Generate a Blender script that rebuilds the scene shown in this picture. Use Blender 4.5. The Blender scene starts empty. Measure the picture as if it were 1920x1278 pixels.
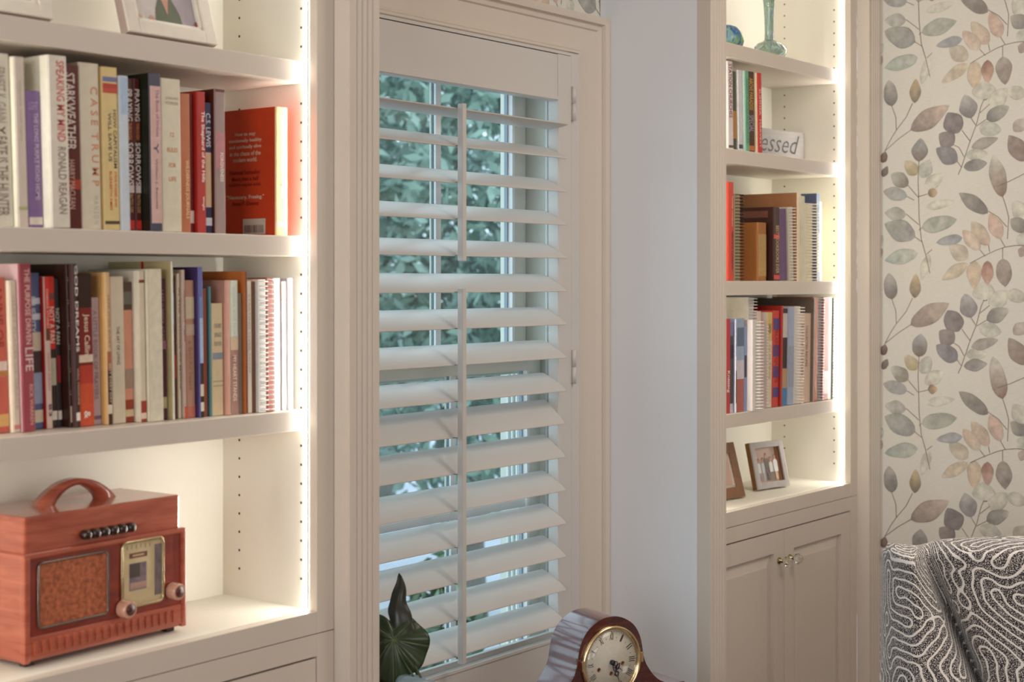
import bpy, bmesh, math, random
import numpy as np
from mathutils import Vector, Matrix

# ------------------------------------------------------------------ camera, world, lights
S = bpy.context.scene
COL = S.collection
FPX = 2880.0; CX = 960.0; CY = 528.0; TH = math.radians(52.56)
SN = math.sin(TH); CS = math.cos(TH); EYE = 1.5
cam = bpy.data.cameras.new('camera'); camo = bpy.data.objects.new('camera', cam); COL.objects.link(camo)
camo.location = (0, 0, EYE); camo.rotation_euler = (math.pi/2, 0, -TH)
cam.sensor_width = 36; cam.lens = 36*FPX/1920; cam.shift_y = -(639-CY)/1920
cam.dof.use_dof = True; cam.dof.focus_distance = 3.5; cam.dof.aperture_fstop = 4.4
cam.clip_start = 0.05; S.camera = camo
S.view_settings.view_transform = 'Standard'; S.view_settings.look = 'None'
S.view_settings.gamma = 1; S.view_settings.use_curve_mapping = False
S.view_settings.exposure = 0.0

W = bpy.data.worlds.new('world'); S.world = W; W.use_nodes = True
bg = W.node_tree.nodes['Background']; bg.inputs[0].default_value = (0.72, 0.86, 1.0, 1); bg.inputs[1].default_value = 2.7

def area(name, loc, target, sx, sy, power, col):
    l = bpy.data.lights.new(name, 'AREA'); l.shape = 'RECTANGLE'; l.size = sx; l.size_y = sy
    l.energy = power; l.color = col
    o = bpy.data.objects.new(name, l); COL.objects.link(o); o.location = loc
    o.rotation_euler = (Vector(target)-Vector(loc)).to_track_quat('-Z', 'Y').to_euler()
    return o
area('rear_fill', (0.6, -2.7, 1.6), (3.3, 2.2, 1.2), 2.2, 1.5, 40, (0.98, 0.96, 0.95))  # added fill from behind the camera; that wall has no window
area('side_fill', (-2.2, 0.0, 1.7), (3.3, 2.1, 1.4), 1.6, 1.5, 44, (0.92, 0.96, 1.0))  # added cool fill from the left, with no window in that wall
area('overhead_fill', (3.1, 0.5, 2.66), (3.3, 1.1, 0), 1.0, 1.0, 22, (1.0, 0.88, 0.78))  # added warm fill overhead to lift the right side; no fixture there

# ------------------------------------------------------------------ helpers
def rr(x):
    u = (x-CX)/FPX; return (SN+u*CS)/(CS-u*SN)
def dd(x, Y): return Y/(CS-(x-CX)/FPX*SN)
def zz(x, y, Y): return EYE-(y-CY)/FPX*dd(x, Y)
def at(x, y, Y): return Vector((rr(x)*Y, Y, zz(x, y, Y)))
def atd(x, y, d):
    u = (x-CX)/FPX; return Vector((d*(SN+u*CS), d*(CS-u*SN), EYE-(y-CY)/FPX*d))
def lin(c):
    return tuple(((v/255)/12.92 if v/255 <= 0.04045 else ((v/255+0.055)/1.055)**2.4) for v in c)
random.seed(7)
_m = {}
def M(c, rough=0.55, metal=0.0, var=0.05, scale=40, bump=0.0, coat=0.0, key=None, stretch=None):
    k = key or ('m', tuple(c), rough, metal, var, scale, bump, coat, stretch)
    if k in _m: return _m[k]
    m = bpy.data.materials.new('surface'); m.use_nodes = True; nt = m.node_tree; p = nt.nodes['Principled BSDF']
    tc = nt.nodes.new('ShaderNodeTexCoord'); nz = nt.nodes.new('ShaderNodeTexNoise')
    mp = nt.nodes.new('ShaderNodeMapping'); nt.links.new(tc.outputs['Object'], mp.inputs[0]); nt.links.new(mp.outputs[0], nz.inputs['Vector'])
    if stretch: mp.inputs['Scale'].default_value = stretch
    nz.inputs['Scale'].default_value = scale; nz.inputs['Detail'].default_value = 4
    rp = nt.nodes.new('ShaderNodeValToRGB'); nt.links.new(nz.outputs[0], rp.inputs[0])
    l = lin(c)
    rp.color_ramp.elements[0].position = 0.3; rp.color_ramp.elements[1].position = 0.7
    rp.color_ramp.elements[0].color = tuple(max(0, v*(1-var)) for v in l)+(1,)
    rp.color_ramp.elements[1].color = tuple(min(1, v*(1+var)) for v in l)+(1,)
    nt.links.new(rp.outputs[0], p.inputs['Base Color'])
    p.inputs['Roughness'].default_value = rough; p.inputs['Metallic'].default_value = metal
    p.inputs['Coat Weight'].default_value = coat; p.inputs['Coat Roughness'].default_value = 0.08
    if bump:
        b = nt.nodes.new('ShaderNodeBump'); b.inputs['Strength'].default_value = bump; b.inputs['Distance'].default_value = 0.001
        nt.links.new(nz.outputs[0], b.inputs['Height']); nt.links.new(b.outputs[0], p.inputs['Normal'])
    _m[k] = m; return m
def glass(c, rough=0.0, key='g'):
    k = (key, tuple(c))
    if k in _m: return _m[k]
    m = bpy.data.materials.new('glass'); m.use_nodes = True; p = m.node_tree.nodes['Principled BSDF']
    p.inputs['Base Color'].default_value = lin(c)+(1,); p.inputs['Transmission Weight'].default_value = 1
    p.inputs['Roughness'].default_value = rough; p.inputs['IOR'].default_value = 1.45
    _m[k] = m; return m
def pane_mat(tint=(0.9, 0.96, 0.95)):
    if ('pane', tint) in _m: return _m[('pane', tint)]
    m = bpy.data.materials.new('window_pane'); m.use_nodes = True; nt = m.node_tree
    for n in list(nt.nodes):
        if n.type != 'OUTPUT_MATERIAL': nt.nodes.remove(n)
    out = [n for n in nt.nodes if n.type == 'OUTPUT_MATERIAL'][0]
    t = nt.nodes.new('ShaderNodeBsdfTransparent'); g = nt.nodes.new('ShaderNodeBsdfGlossy'); g.inputs['Roughness'].default_value = 0.02
    mx = nt.nodes.new('ShaderNodeMixShader'); mx.inputs[0].default_value = 0.045
    t.inputs[0].default_value = tuple(tint)+(1,)
    nt.links.new(t.outputs[0], mx.inputs[1]); nt.links.new(g.outputs[0], mx.inputs[2])
    nt.links.new(mx.outputs[0], out.inputs[0]); _m[('pane', tint)] = m; return m
def emis(c, s):
    k = ('e', tuple(c), s)
    if k in _m: return _m[k]
    m = bpy.data.materials.new('light'); m.use_nodes = True; p = m.node_tree.nodes['Principled BSDF']
    p.inputs['Emission Color'].default_value = tuple(c)+(1,); p.inputs['Emission Strength'].default_value = s
    p.inputs['Base Color'].default_value = (0.8, 0.8, 0.8, 1)
    _m[k] = m; return m

def tag(o, label=None, cat=None, group=None, kind=None):
    if label: o['label'] = label
    if cat: o['category'] = cat
    if group: o['group'] = group
    if kind: o['kind'] = kind
    return o
def empty(name, loc=(0, 0, 0), rot=(0, 0, 0)):
    o = bpy.data.objects.new(name, None); COL.objects.link(o); o.location = loc; o.rotation_euler = rot
    o.empty_display_size = 0.02; return o

class MB:
    """collects shapes with per-face materials and links them as one mesh object"""
    def __init__(s): s.v = []; s.f = []; s.mi = []; s.mats = []; s.sm = []
    def mid(s, m):
        if m not in s.mats: s.mats.append(m)
        return s.mats.index(m)
    def raw(s, vs, fs, m, smooth=False, mat=None):
        b = len(s.v); i = s.mid(m)
        for v in vs: s.v.append(tuple(mat @ Vector(v)) if mat else tuple(v))
        for f in fs: s.f.append([b+k for k in f]); s.mi.append(i); s.sm.append(smooth)
        return s
    def box(s, x0, x1, y0, y1, z0, z1, m, bev=0.0, mat=None):
        if x1 < x0: x0, x1 = x1, x0
        if y1 < y0: y0, y1 = y1, y0
        if z1 < z0: z0, z1 = z1, z0
        if bev > 0:
            bm = bmesh.new(); bmesh.ops.create_cube(bm, size=1)
            for v in bm.verts: v.co = Vector(((x0+x1)/2+v.co.x*(x1-x0), (y0+y1)/2+v.co.y*(y1-y0), (z0+z1)/2+v.co.z*(z1-z0)))
            bev = min(bev, (x1-x0)*0.45, (y1-y0)*0.45, (z1-z0)*0.45)
            bmesh.ops.bevel(bm, geom=list(bm.edges), offset=bev, segments=2, affect='EDGES', profile=0.6)
            vs = [v.co.copy() for v in bm.verts]; bm.verts.index_update()
            fs = [[v.index for v in f.verts] for f in bm.faces]; bm.free()
            return s.raw(vs, fs, m, False, mat)
        vs = [(x0, y0, z0), (x1, y0, z0), (x1, y1, z0), (x0, y1, z0), (x0, y0, z1), (x1, y0, z1), (x1, y1, z1), (x0, y1, z1)]
        fs = [(0, 3, 2, 1), (4, 5, 6, 7), (0, 1, 5, 4), (1, 2, 6, 5), (2, 3, 7, 6), (3, 0, 4, 7)]
        return s.raw(vs, fs, m, False, mat)
    def prism(s, pts, a, b, m, axis='z', smooth=False, mat=None):
        """extrude closed 2D polygon from a to b; axis z: pts=(x,y); axis x: pts=(y,z); axis y: pts=(x,z)"""
        n = len(pts); vs = []
        for t in (a, b):
            for p in pts:
                vs.append((p[0], p[1], t) if axis == 'z' else ((t, p[0], p[1]) if axis == 'x' else (p[0], t, p[1])))
        fs = [(i, (i+1) % n, n+(i+1) % n, n+i) for i in range(n)]
        s.raw(vs, fs, m, smooth, mat); s.raw(vs[:n], [tuple(range(n))[::-1]], m, False, mat); s.raw(vs[n:], [tuple(range(n))], m, False, mat)
        return s
    def lathe(s, prof, m, seg=32, mat=None, smooth=True):
        vs = []; fs = []; n = len(prof)
        for i in range(seg):
            a = 2*math.pi*i/seg
            for r, z in prof: vs.append((r*math.cos(a), r*math.sin(a), z))
        for i in range(seg):
            j = (i+1) % seg
            for k in range(n-1): fs.append((i*n+k, j*n+k, j*n+k+1, i*n+k+1))
        return s.raw(vs, fs, m, smooth, mat)
    def tube(s, pts, r, m, seg=8, closed=False, mat=None):
        vs = []; fs = []; pts = [Vector(p) for p in pts]; n = len(pts)
        rad = r if isinstance(r, (list, tuple)) else [r]*n
        up = Vector((0.123, 0.271, 1)).normalized()
        for i, p in enumerate(pts):
            a = pts[(i-1) % n] if (closed or i > 0) else p; b = pts[(i+1) % n] if (closed or i < n-1) else p
            t = (b-a).normalized(); n1 = t.cross(up)
            if n1.length < 1e-4: n1 = t.cross(Vector((1, 0, 0)))
            n1.normalize(); n2 = t.cross(n1)
            for k in range(seg):
                an = 2*math.pi*k/seg; vs.append(p+n1*math.cos(an)*rad[i]+n2*math.sin(an)*rad[i])
        for i in range(n if closed else n-1):
            j = (i+1) % n
            for k in range(seg): fs.append((i*seg+k, j*seg+k, j*seg+(k+1) % seg, i*seg+(k+1) % seg))
        if not closed: fs.append(tuple(range(seg))); fs.append(tuple((n-1)*seg+k for k in range(seg))[::-1])
        return s.raw(vs, fs, m, True, mat)
    def build(s, name, parent=None, loc=None, rot=None):
        me = bpy.data.meshes.new(name); me.from_pydata(s.v, [], s.f)
        for m in s.mats: me.materials.append(m)
        me.polygons.foreach_set('material_index', s.mi); me.polygons.foreach_set('use_smooth', s.sm)
        me.validate(); me.update()
        bm = bmesh.new(); bm.from_mesh(me); bmesh.ops.recalc_face_normals(bm, faces=bm.faces); bm.to_mesh(me); bm.free()
        o = bpy.data.objects.new(name, me); COL.objects.link(o)
        if parent: o.parent = parent
        if loc is not None: o.location = loc
        if rot is not None: o.rotation_euler = rot
        return o
_tx = {}
def text_geo(body, bold=0.0, shear=0.0):
    k = (body, bold, shear)
    if k in _tx: return _tx[k]
    cu = bpy.data.curves.new('t', 'FONT'); cu.body = body; cu.resolution_u = 2; cu.offset = bold; cu.shear = shear
    cu.align_x = 'CENTER'
    o = bpy.data.objects.new('t', cu); COL.objects.link(o); bpy.context.view_layer.update()
    dg = bpy.context.evaluated_depsgraph_get(); me = bpy.data.meshes.new_from_object(o.evaluated_get(dg))
    vs = [v.co.copy() for v in me.vertices]; fs = [tuple(p.vertices) for p in me.polygons]
    COL.objects.unlink(o); bpy.data.objects.remove(o); bpy.data.meshes.remove(me)
    x0 = min(v.x for v in vs); x1 = max(v.x for v in vs); y0 = min(v.y for v in vs); y1 = max(v.y for v in vs)
    vs = [((v.x-(x0+x1)/2)/(x1-x0), (v.y-(y0+y1)/2)/(y1-y0)) for v in vs]
    _tx[k] = (vs, fs); return _tx[k]
def put_text(mb, body, origin, ex, ey, L, Hh, m, bold=0.0, shear=0.0):
    """text centred at origin, running along ex for length L, letters as tall as Hh along ey"""
    vs, fs = text_geo(body, bold, shear); ex = Vector(ex).normalized(); ey = Vector(ey).normalized(); o = Vector(origin)
    mb.raw([o+ex*(a*L)+ey*(b*Hh) for a, b in vs], fs, m)

# ------------------------------------------------------------------ common materials
PAINT = M((214, 203, 190), 0.38, var=0.012, scale=6)
PAINT_IN = M((236, 232, 219), 0.5, var=0.01, scale=6)
PANEL = M((234, 237, 242), 0.42, var=0.015, scale=3)  # end panels: window daylight put into a cooler, lighter cabinet paint
SHUT = M((208, 204, 199), 0.34, var=0.01, scale=5)
DARKHOLE = M((70, 62, 50), 0.9)
BRASS = M((232, 208, 164), 0.22, metal=1.0)

XR = 4.4176          # wallpapered side wall
YW = 2.2995          # window wall
CEIL = 2.75

# ------------------------------------------------------------------ room shell
def struct(mb, name):
    o = mb.build(name); o['kind'] = 'structure'; return o
fl = MB().box(-2.6, XR+0.1, -3.1, 2.5, -0.05, 0.0, M((120, 84, 56), 0.35, var=0.18, scale=5, stretch=(1, 12, 1)))
struct(fl, 'floor')
struct(MB().box(-2.6, XR+0.1, -3.1, 2.5, CEIL, CEIL+0.05, M((235, 230, 222), 0.9)), 'ceiling')
WALLP = M((224, 214, 200), 0.8, var=0.02)
struct(MB().box(-2.6, -2.5, -3.1, 2.5, 0, CEIL, WALLP), 'wall_left')
struct(MB().box(-2.5, XR, -3.1, -3.0, 0, CEIL, WALLP), 'wall_back')

# ---- wallpaper with a printed watercolour leaf pattern
def paper_mat():
    m = bpy.data.materials.new('wallpaper_ground'); m.use_nodes = True; nt = m.node_tree; p = nt.nodes['Principled BSDF']
    tc = nt.nodes.new('ShaderNodeTexCoord'); mp = nt.nodes.new('ShaderNodeMapping'); mp.inputs['Scale'].default_value = (60, 60, 420)
    nz = nt.nodes.new('ShaderNodeTexNoise'); nz.inputs['Scale'].default_value = 1.0; nz.inputs['Detail'].default_value = 3
    rp = nt.nodes.new('ShaderNodeValToRGB'); nt.links.new(tc.outputs['Object'], mp.inputs[0]); nt.links.new(mp.outputs[0], nz.inputs['Vector'])
    nt.links.new(nz.outputs[0], rp.inputs[0])
    rp.color_ramp.elements[0].color = lin((210, 207, 198))+(1,); rp.color_ramp.elements[1].color = lin((228, 226, 217))+(1,)
    nt.links.new(rp.outputs[0], p.inputs['Base Color']); p.inputs['Roughness'].default_value = 0.7
    return m
def ink_mat():
    m = bpy.data.materials.new('wallpaper_ink'); m.use_nodes = True; nt = m.node_tree; p = nt.nodes['Principled BSDF']
    at_ = nt.nodes.new('ShaderNodeAttribute'); at_.attribute_name = 'ink'
    tc = nt.nodes.new('ShaderNodeTexCoord'); nz = nt.nodes.new('ShaderNodeTexNoise'); nz.inputs['Scale'].default_value = 42; nz.inputs['Detail'].default_value = 5
    nt.links.new(tc.outputs['Object'], nz.inputs['Vector'])
    mr = nt.nodes.new('ShaderNodeMapRange'); mr.inputs[1].default_value = 0.25; mr.inputs[2].default_value = 0.75; mr.inputs[3].default_value = 0.72; mr.inputs[4].default_value = 1.22
    nt.links.new(nz.outputs[0], mr.inputs[0])
    mx = nt.nodes.new('ShaderNodeVectorMath'); mx.operation = 'SCALE'; nt.links.new(at_.outputs['Color'], mx.inputs[0]); nt.links.new(mr.outputs[0], mx.inputs[3])
    nt.links.new(mx.outputs[0], p.inputs['Base Color']); p.inputs['Roughness'].default_value = 0.7
    return m
PAPER = paper_mat(); INK = ink_mat()
G_ = (170, 167, 164); T_ = (188, 192, 184); PT = (208, 208, 196); DK = (126, 122, 124); BG = (158, 164, 168); MV = (172, 158, 154)
RO = (200, 178, 164); TA = (206, 194, 172); DKB = (116, 118, 128)
LEAVES = [  # base x,y  tip x,y  width  base colour  tip colour   (pattern sheet units)
 (203,745,213,635,60,(120,106,98),BG),(195,805,140,740,48,(170,158,120),TA),(215,820,255,735,52,T_,T_),(155,855,75,800,55,(128,120,108),T_),
 (230,865,320,800,50,PT,PT),(245,890,290,885,34,(120,104,88),(206,176,140)),(150,905,38,880,50,BG,G_),(235,955,372,925,34,PT,PT),
 (145,990,45,980,50,G_,T_),(188,1092,45,1030,78,(150,150,150),(166,170,164)),(215,1050,380,1010,60,(172,178,168),(160,164,156)),(200,1165,45,1200,55,T_,(168,182,174)),
 (252,1170,215,1290,36,PT,PT),(80,490,65,368,55,(108,104,104),(176,174,170)),(185,475,190,362,42,(112,104,96),(202,180,140)),(165,600,345,485,70,(136,124,120),(198,180,168)),
 (36,750,50,698,30,(90,72,66),(120,100,92)),(36,815,60,765,26,(96,84,80),(120,110,104)),
 (500,462,520,430,22,(96,84,84),(110,100,100)),(445,545,415,435,64,(122,118,126),(176,176,176)),(388,612,335,518,76,(124,116,120),DK),(365,668,298,615,64,(122,114,116),(140,132,132)),
 (382,745,283,683,62,(120,118,126),(138,138,144)),(515,550,620,490,52,(110,108,110),(190,190,182)),(480,588,586,600,54,PT,T_),(445,680,570,635,40,(170,166,158),(156,152,148)),
 (420,715,522,705,40,T_,PT),(410,770,520,750,44,(128,126,128),(160,158,156)),(505,460,500,372,84,PT,PT),(530,495,612,405,60,PT,(200,200,186)),(612,415,700,440,50,PT,(190,188,176)),
 (695,742,618,622,62,(128,112,108),(158,146,142)),(590,908,545,712,60,(132,104,92),PT),(522,982,388,888,52,(118,112,112),(150,148,142)),(582,1102,530,982,50,RO,(206,176,164)),
 (525,1130,445,1018,54,RO,TA),(485,1152,405,1058,48,(212,198,182),RO),(430,1192,343,1128,58,(200,190,172),(190,182,170)),(405,1095,283,1118,38,(150,156,164),(162,166,168)),
 (430,1212,308,1290,44,TA,(206,194,176)),(460,1198,458,1330,54,(202,188,168),(206,184,160)),(520,1200,520,1312,44,(150,112,100),(206,170,154)),(590,1190,602,1322,58,(168,160,152),(134,124,122)),
 (700,1010,638,925,60,PT,PT),(700,1062,625,1008,52,(120,118,118),(170,168,160)),(700,1112,655,1088,50,T_,PT),(700,1165,660,1150,40,MV,MV),(640,605,700,545,44,MV,PT),
]
STEMS = [[(205,740),(200,830),(203,900),(205,1000),(215,1100),(235,1170),(255,1258)],[(203,910),(155,855)],[(205,905),(245,893)],[(150,905),(182,922)],[(205,1035),(145,985)],
 [(220,1115),(185,1090)],[(215,1050),(205,1060)],[(45,700),(75,640),(100,600),(145,540),(175,475)],[(100,600),(98,540),(80,490)],[(48,695),(110,640),(168,598)],
 [(385,805),(400,770),(440,650),(470,570),(490,490),(505,455)],[(465,575),(445,545)],[(440,650),(402,600)],[(412,722),(390,680),(366,668)],[(400,770),(380,742)],[(470,580),(515,550)],[(485,520),(530,480)],
 [(565,858),(620,835),(690,800)],[(590,905),(605,950),(618,1000),(612,1100)],[(520,970),(570,1000),(610,1045)],[(580,1100),(602,1138)],[(440,1212),(500,1180),(560,1152),(600,1138),(650,1130),(700,1130)],
 [(525,1130),(530,1160)],[(485,1150),(510,1180)],[(590,1140),(590,1190)],[(240,1170),(265,1148)]]
def sheet_pt(a, b):   # sheet -> (distance along wall from the corner, height)
    x = 1640+a/2.457; y = b/2.457; u = (x-CX)/FPX
    d = XR/(SN+u*CS); Y = XR/rr(x); return (2.0-Y, EYE-(y-CY)/FPX*d)
def wallpaper(name, origin, ex, width, height, holes=(), zmin=0.0, back=None):
    """wall face with the print; origin bottom corner, ex along the wall; normal faces the room"""
    o = Vector(origin); ex = Vector(ex); nrm = back
    vs = []; fs = []; cols = []; mi = []
    def P(a, b, k=0.0): return o+ex*a+Vector((0, 0, b))+nrm*k
    def quad(a0, a1, b0, b1):
        i = len(vs); vs.extend([P(a0, b0), P(a1, b0), P(a1, b1), P(a0, b1)]); cols.extend([(1, 1, 1, 1)]*4); fs.append((i, i+1, i+2, i+3)); mi.append(0)
    if holes:
        h = holes[0]; quad(0, h[0], 0, height); quad(h[1], width, 0, height); quad(h[0], h[1], 0, h[2]); quad(h[0], h[1], h[3], height)
    else: quad(0, width, 0, height)
    PER = 0.588; HP = 0.44; rng = random.Random(3)
    jn = 0
    for ci in range(-1, int(width/HP)+2):
        for ri in range(-4, 5):
            for L in LEAVES:
                bx, bz = sheet_pt(L[0], L[1]); tx, tz = sheet_pt(L[2], L[3])
                bx += ci*HP; tx += ci*HP; bz += ri*PER; tz += ri*PER
                cxm = (bx+tx)/2
                if not (0.03 < cxm < width-0.03) or not (zmin < (bz+tz)/2 < height-0.02): continue
                wd = L[4]/2.457*4.66/FPX*1.26; dx, dz = tx-bx, tz-bz; ln = math.hypot(dx, dz); ux, uz = dx/ln, dz/ln; px_, pz_ = -uz, ux
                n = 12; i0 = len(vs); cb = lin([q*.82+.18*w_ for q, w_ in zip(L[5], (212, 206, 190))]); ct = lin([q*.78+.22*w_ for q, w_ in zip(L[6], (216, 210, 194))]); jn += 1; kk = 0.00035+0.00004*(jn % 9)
                wob = rng.random()*6
                for k in range(n+1):
                    t = k/n; w = 0.5*wd*(math.sin(math.pi*min(1, t**0.85)))**0.75*(1+0.06*math.sin(9*t+wob))
                    cc = [cb[q]*(1-t)+ct[q]*t for q in range(3)]
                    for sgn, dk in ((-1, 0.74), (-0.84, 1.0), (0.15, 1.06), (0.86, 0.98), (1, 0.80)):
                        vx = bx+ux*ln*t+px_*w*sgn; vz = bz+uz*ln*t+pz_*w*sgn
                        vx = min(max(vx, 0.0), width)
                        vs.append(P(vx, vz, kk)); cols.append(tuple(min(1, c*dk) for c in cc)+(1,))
                for k in range(n):
                    for q in range(4):
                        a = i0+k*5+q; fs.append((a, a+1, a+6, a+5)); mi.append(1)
            for st in STEMS:
                pts = [sheet_pt(*q) for q in st]; pts = [(a+ci*HP, b+ri*PER) for a, b in pts]
                if not all(0.01 < a < width-0.01 for a, b in pts) or not (zmin < pts[0][1] < height-0.03): continue
                i0 = len(vs); jn += 1; kk = 0.0007+0.00003*(jn % 5)
                for k, (a, b) in enumerate(pts):
                    a2, b2 = pts[min(k+1, len(pts)-1)]; a1, b1 = pts[max(k-1, 0)]; tx, tz = a2-a1, b2-b1; ln = math.hypot(tx, tz)
                    w = 0.0010
                    vs.append(P(a-tz/ln*w, b+tx/ln*w, kk)); vs.append(P(a+tz/ln*w, b-tx/ln*w, kk)); c = lin((136, 120, 104)); cols.extend([c+(1,)]*2)
                for k in range(len(pts)-1):
                    a = i0+2*k; fs.append((a, a+1, a+3, a+2)); mi.append(1)
    # wall body behind the printed face
    def body(a0, a1, b0, b1):
        i = len(vs)
        for q in (0, -0.1):
            vs.extend([P(a0, b0, q-0.0002), P(a1, b0, q-0.0002), P(a1, b1, q-0.0002), P(a0, b1, q-0.0002)])
        cols.extend([(1, 1, 1, 1)]*8)
        for f in ((0, 1, 5, 4), (1, 2, 6, 5), (2, 3, 7, 6), (3, 0, 4, 7), (4, 5, 6, 7)): fs.append(tuple(i+q for q in f)); mi.append(0)
    if holes:
        h = holes[0]; body(0, h[0], 0, height); body(h[1], width, 0, height); body(h[0], h[1], 0, h[2]); body(h[0], h[1], h[3], height)
    else: body(0, width, 0, height)
    me = bpy.data.meshes.new(name); me.from_pydata([tuple(v) for v in vs], [], fs); me.materials.append(PAPER); me.materials.append(INK)
    me.polygons.foreach_set('material_index', mi)
    ca = me.color_attributes.new('ink', 'FLOAT_COLOR', 'POINT'); ca.data.foreach_set('color', [c for v in cols for c in v])
    me.update(); ob = bpy.data.objects.new(name, me); COL.objects.link(ob); ob['kind'] = 'structure'; return ob
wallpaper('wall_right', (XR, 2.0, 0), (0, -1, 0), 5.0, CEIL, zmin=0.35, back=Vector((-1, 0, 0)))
# window opening in the window wall
OX0, OX1, OZ0, OZ1 = 2.205, 3.235, 0.42, 2.082
wallpaper('wall_window', (-2.5, YW, 0), (1, 0, 0), 2.5+XR, CEIL, holes=[(OX0+2.5, OX1+2.5, OZ0, OZ1)], zmin=2.12, back=Vector((0, -1, 0)))

# ------------------------------------------------------------------ window casing (trim)
tr = MB()
def vcasing(x_in, x_out):
    s = 1 if x_out > x_in else -1; w = abs(x_out-x_in)
    # profile from inner edge to outer edge (offset, y front)
    pr = [(0, 2.268), (0.006, 2.262), (0.014, 2.262), (0.02, 2.270), (0.03, 2.273), (w-0.052, 2.276), (w-0.048, 2.270), (w-0.036, 2.268), (w-0.03, 2.273), (w-0.026, 2.262), (w-0.012, 2.260), (w, 2.264)]
    return [(x_in+s*a, y) for a, y in pr]
pr = vcasing(3.235, 3.3868); kz_ = 0.112/0.152
cv = []
for px_, y in pr:
    a = px_-3.235; cv += [(px_, y, 0.30), (px_, y, OZ1+a*kz_), (2.151, y, OZ1+a*kz_)]
for px_, y in (pr[0], pr[-1]):
    a = px_-3.235; cv += [(px_, 2.2985, 0.30), (px_, 2.2985, OZ1+a*kz_), (2.151, 2.2985, OZ1+a*kz_)]
order = [len(pr)]+list(range(len(pr)))+[len(pr)+1]
cf = []
for a, b in zip(order[:-1], order[1:]):
    for q in (0, 1): cf.append((a*3+q, b*3+q, b*3+q+1, a*3+q+1))
tr.raw(cv, cf, PAINT)
tr.prism([(2.205, 2.268), (2.19, 2.262), (2.151, 2.262), (2.151, 2.299), (2.205, 2.299)], 0.30, 2.08, PAINT)
struct(tr, 'trim_1')
sl = MB().box(2.151, 3.387, 2.2, 2.299, 0.385, 0.42, PAINT, 0.004); sl.box(2.151, 3.387, 2.275, 2.299, 0.30, 0.385, PAINT)
struct(sl, 'trim_2')

# ------------------------------------------------------------------ double-hung window behind the shutter
wf = MB()
VIN = M((214, 212, 200), 0.4, var=0.01); VIN2 = M((150, 160, 172), 0.35, var=0.02); VW = M((232, 234, 232), 0.35, var=0.01)
YU, YL = 2.4225, 2.375; GX0, GX1 = 2.285, 3.148; MX = 2.857
GZB, GZM, GZT = 0.60, 1.31, 2.05
# jamb returns
wf.box(OX1-0.02, OX1+0.04, 2.302, 2.50, OZ0, OZ1, VIN); wf.box(OX0-0.04, OX0+0.02, 2.302, 2.50, OZ0, OZ1, VIN)
wf.box(OX0, OX1, 2.302, 2.50, OZ1-0.02, OZ1+0.04, VIN); wf.box(OX0, OX1, 2.302, 2.50, OZ0-0.04, OZ0+0.02, VIN)
for k, yy in enumerate((2.325, 2.340, 2.437, 2.452, 2.467)):       # fluted vinyl tracks
    wf.box(OX1-0.030, OX1-0.018, yy, yy+0.006, OZ0+0.02, OZ1-0.02, VW, 0.002); wf.box(OX0+0.018, OX0+0.030, yy, yy+0.006, OZ0+0.02, OZ1-0.02, VW, 0.002)
wfo = wf.build('window_1'); wfo['kind'] = 'structure'
def sash(name, Y, z0, z1, rail_t, rail_b):
    s = MB(); x0, x1 = OX0+0.032, OX1-0.032; y0, y1 = Y-0.016, Y+0.016
    s.box(x0, GX0, y0, y1, z0, z1, VIN, 0.003); s.box(GX1, x1, y0, y1, z0, z1, VIN, 0.003)
    s.box(GX1-0.006, GX1+0.004, y0-0.002, Y+0.004, z0+rail_b, z1-rail_t, VW); s.box(GX1-0.010, GX1-0.006, Y-0.004, Y+0.006, z0+rail_b, z1-rail_t, VIN2)
    s.box(GX0, GX1, y0, y1, z1-rail_t, z1, VIN, 0.003); s.box(GX0, GX1, y0, y1, z0, z0+rail_b, VIN, 0.003)
    o = s.build(name, wfo); 
    for mx in (MX, MX-0.286):
        mu = MB(); mu.box(mx-0.010, mx+0.010, Y-0.010, Y-0.004, z0+rail_b, z1-rail_t, VW, 0.002); mu.box(mx-0.011, mx+0.011, Y+0.004, Y+0.010, z0+rail_b, z1-rail_t, VIN, 0.002)
        mu.box(mx-0.006, mx+0.006, Y-0.004, Y+0.004, z0+rail_b, z1-rail_t, VIN2); mu.build('muntin', o)
    return o
su = sash('upper_sash', YU, 1.262, OZ1-0.022, 0.045, 0.045); slw = sash('lower_sash', YL, OZ0+0.022, 1.325, 0.052, 0.075)
MB().box(GX0, GX1, YL-0.009, YL+0.009, 0.925, 0.945, VW, 0.002).build('muntin', slw)
MB().box(2.86, 2.90, YL-0.018, YL+0.012, 1.3255, 1.337, VIN2, 0.003).build('sash_lock', slw)
MB().box(GX0, GX1, YU-0.001, YU+0.001, 1.30, OZ1-0.06, pane_mat()).build('glass', su)
MB().box(GX0, GX1, YL-0.001, YL+0.001, 0.50, 1.28, pane_mat()).build('glass', slw)

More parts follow.
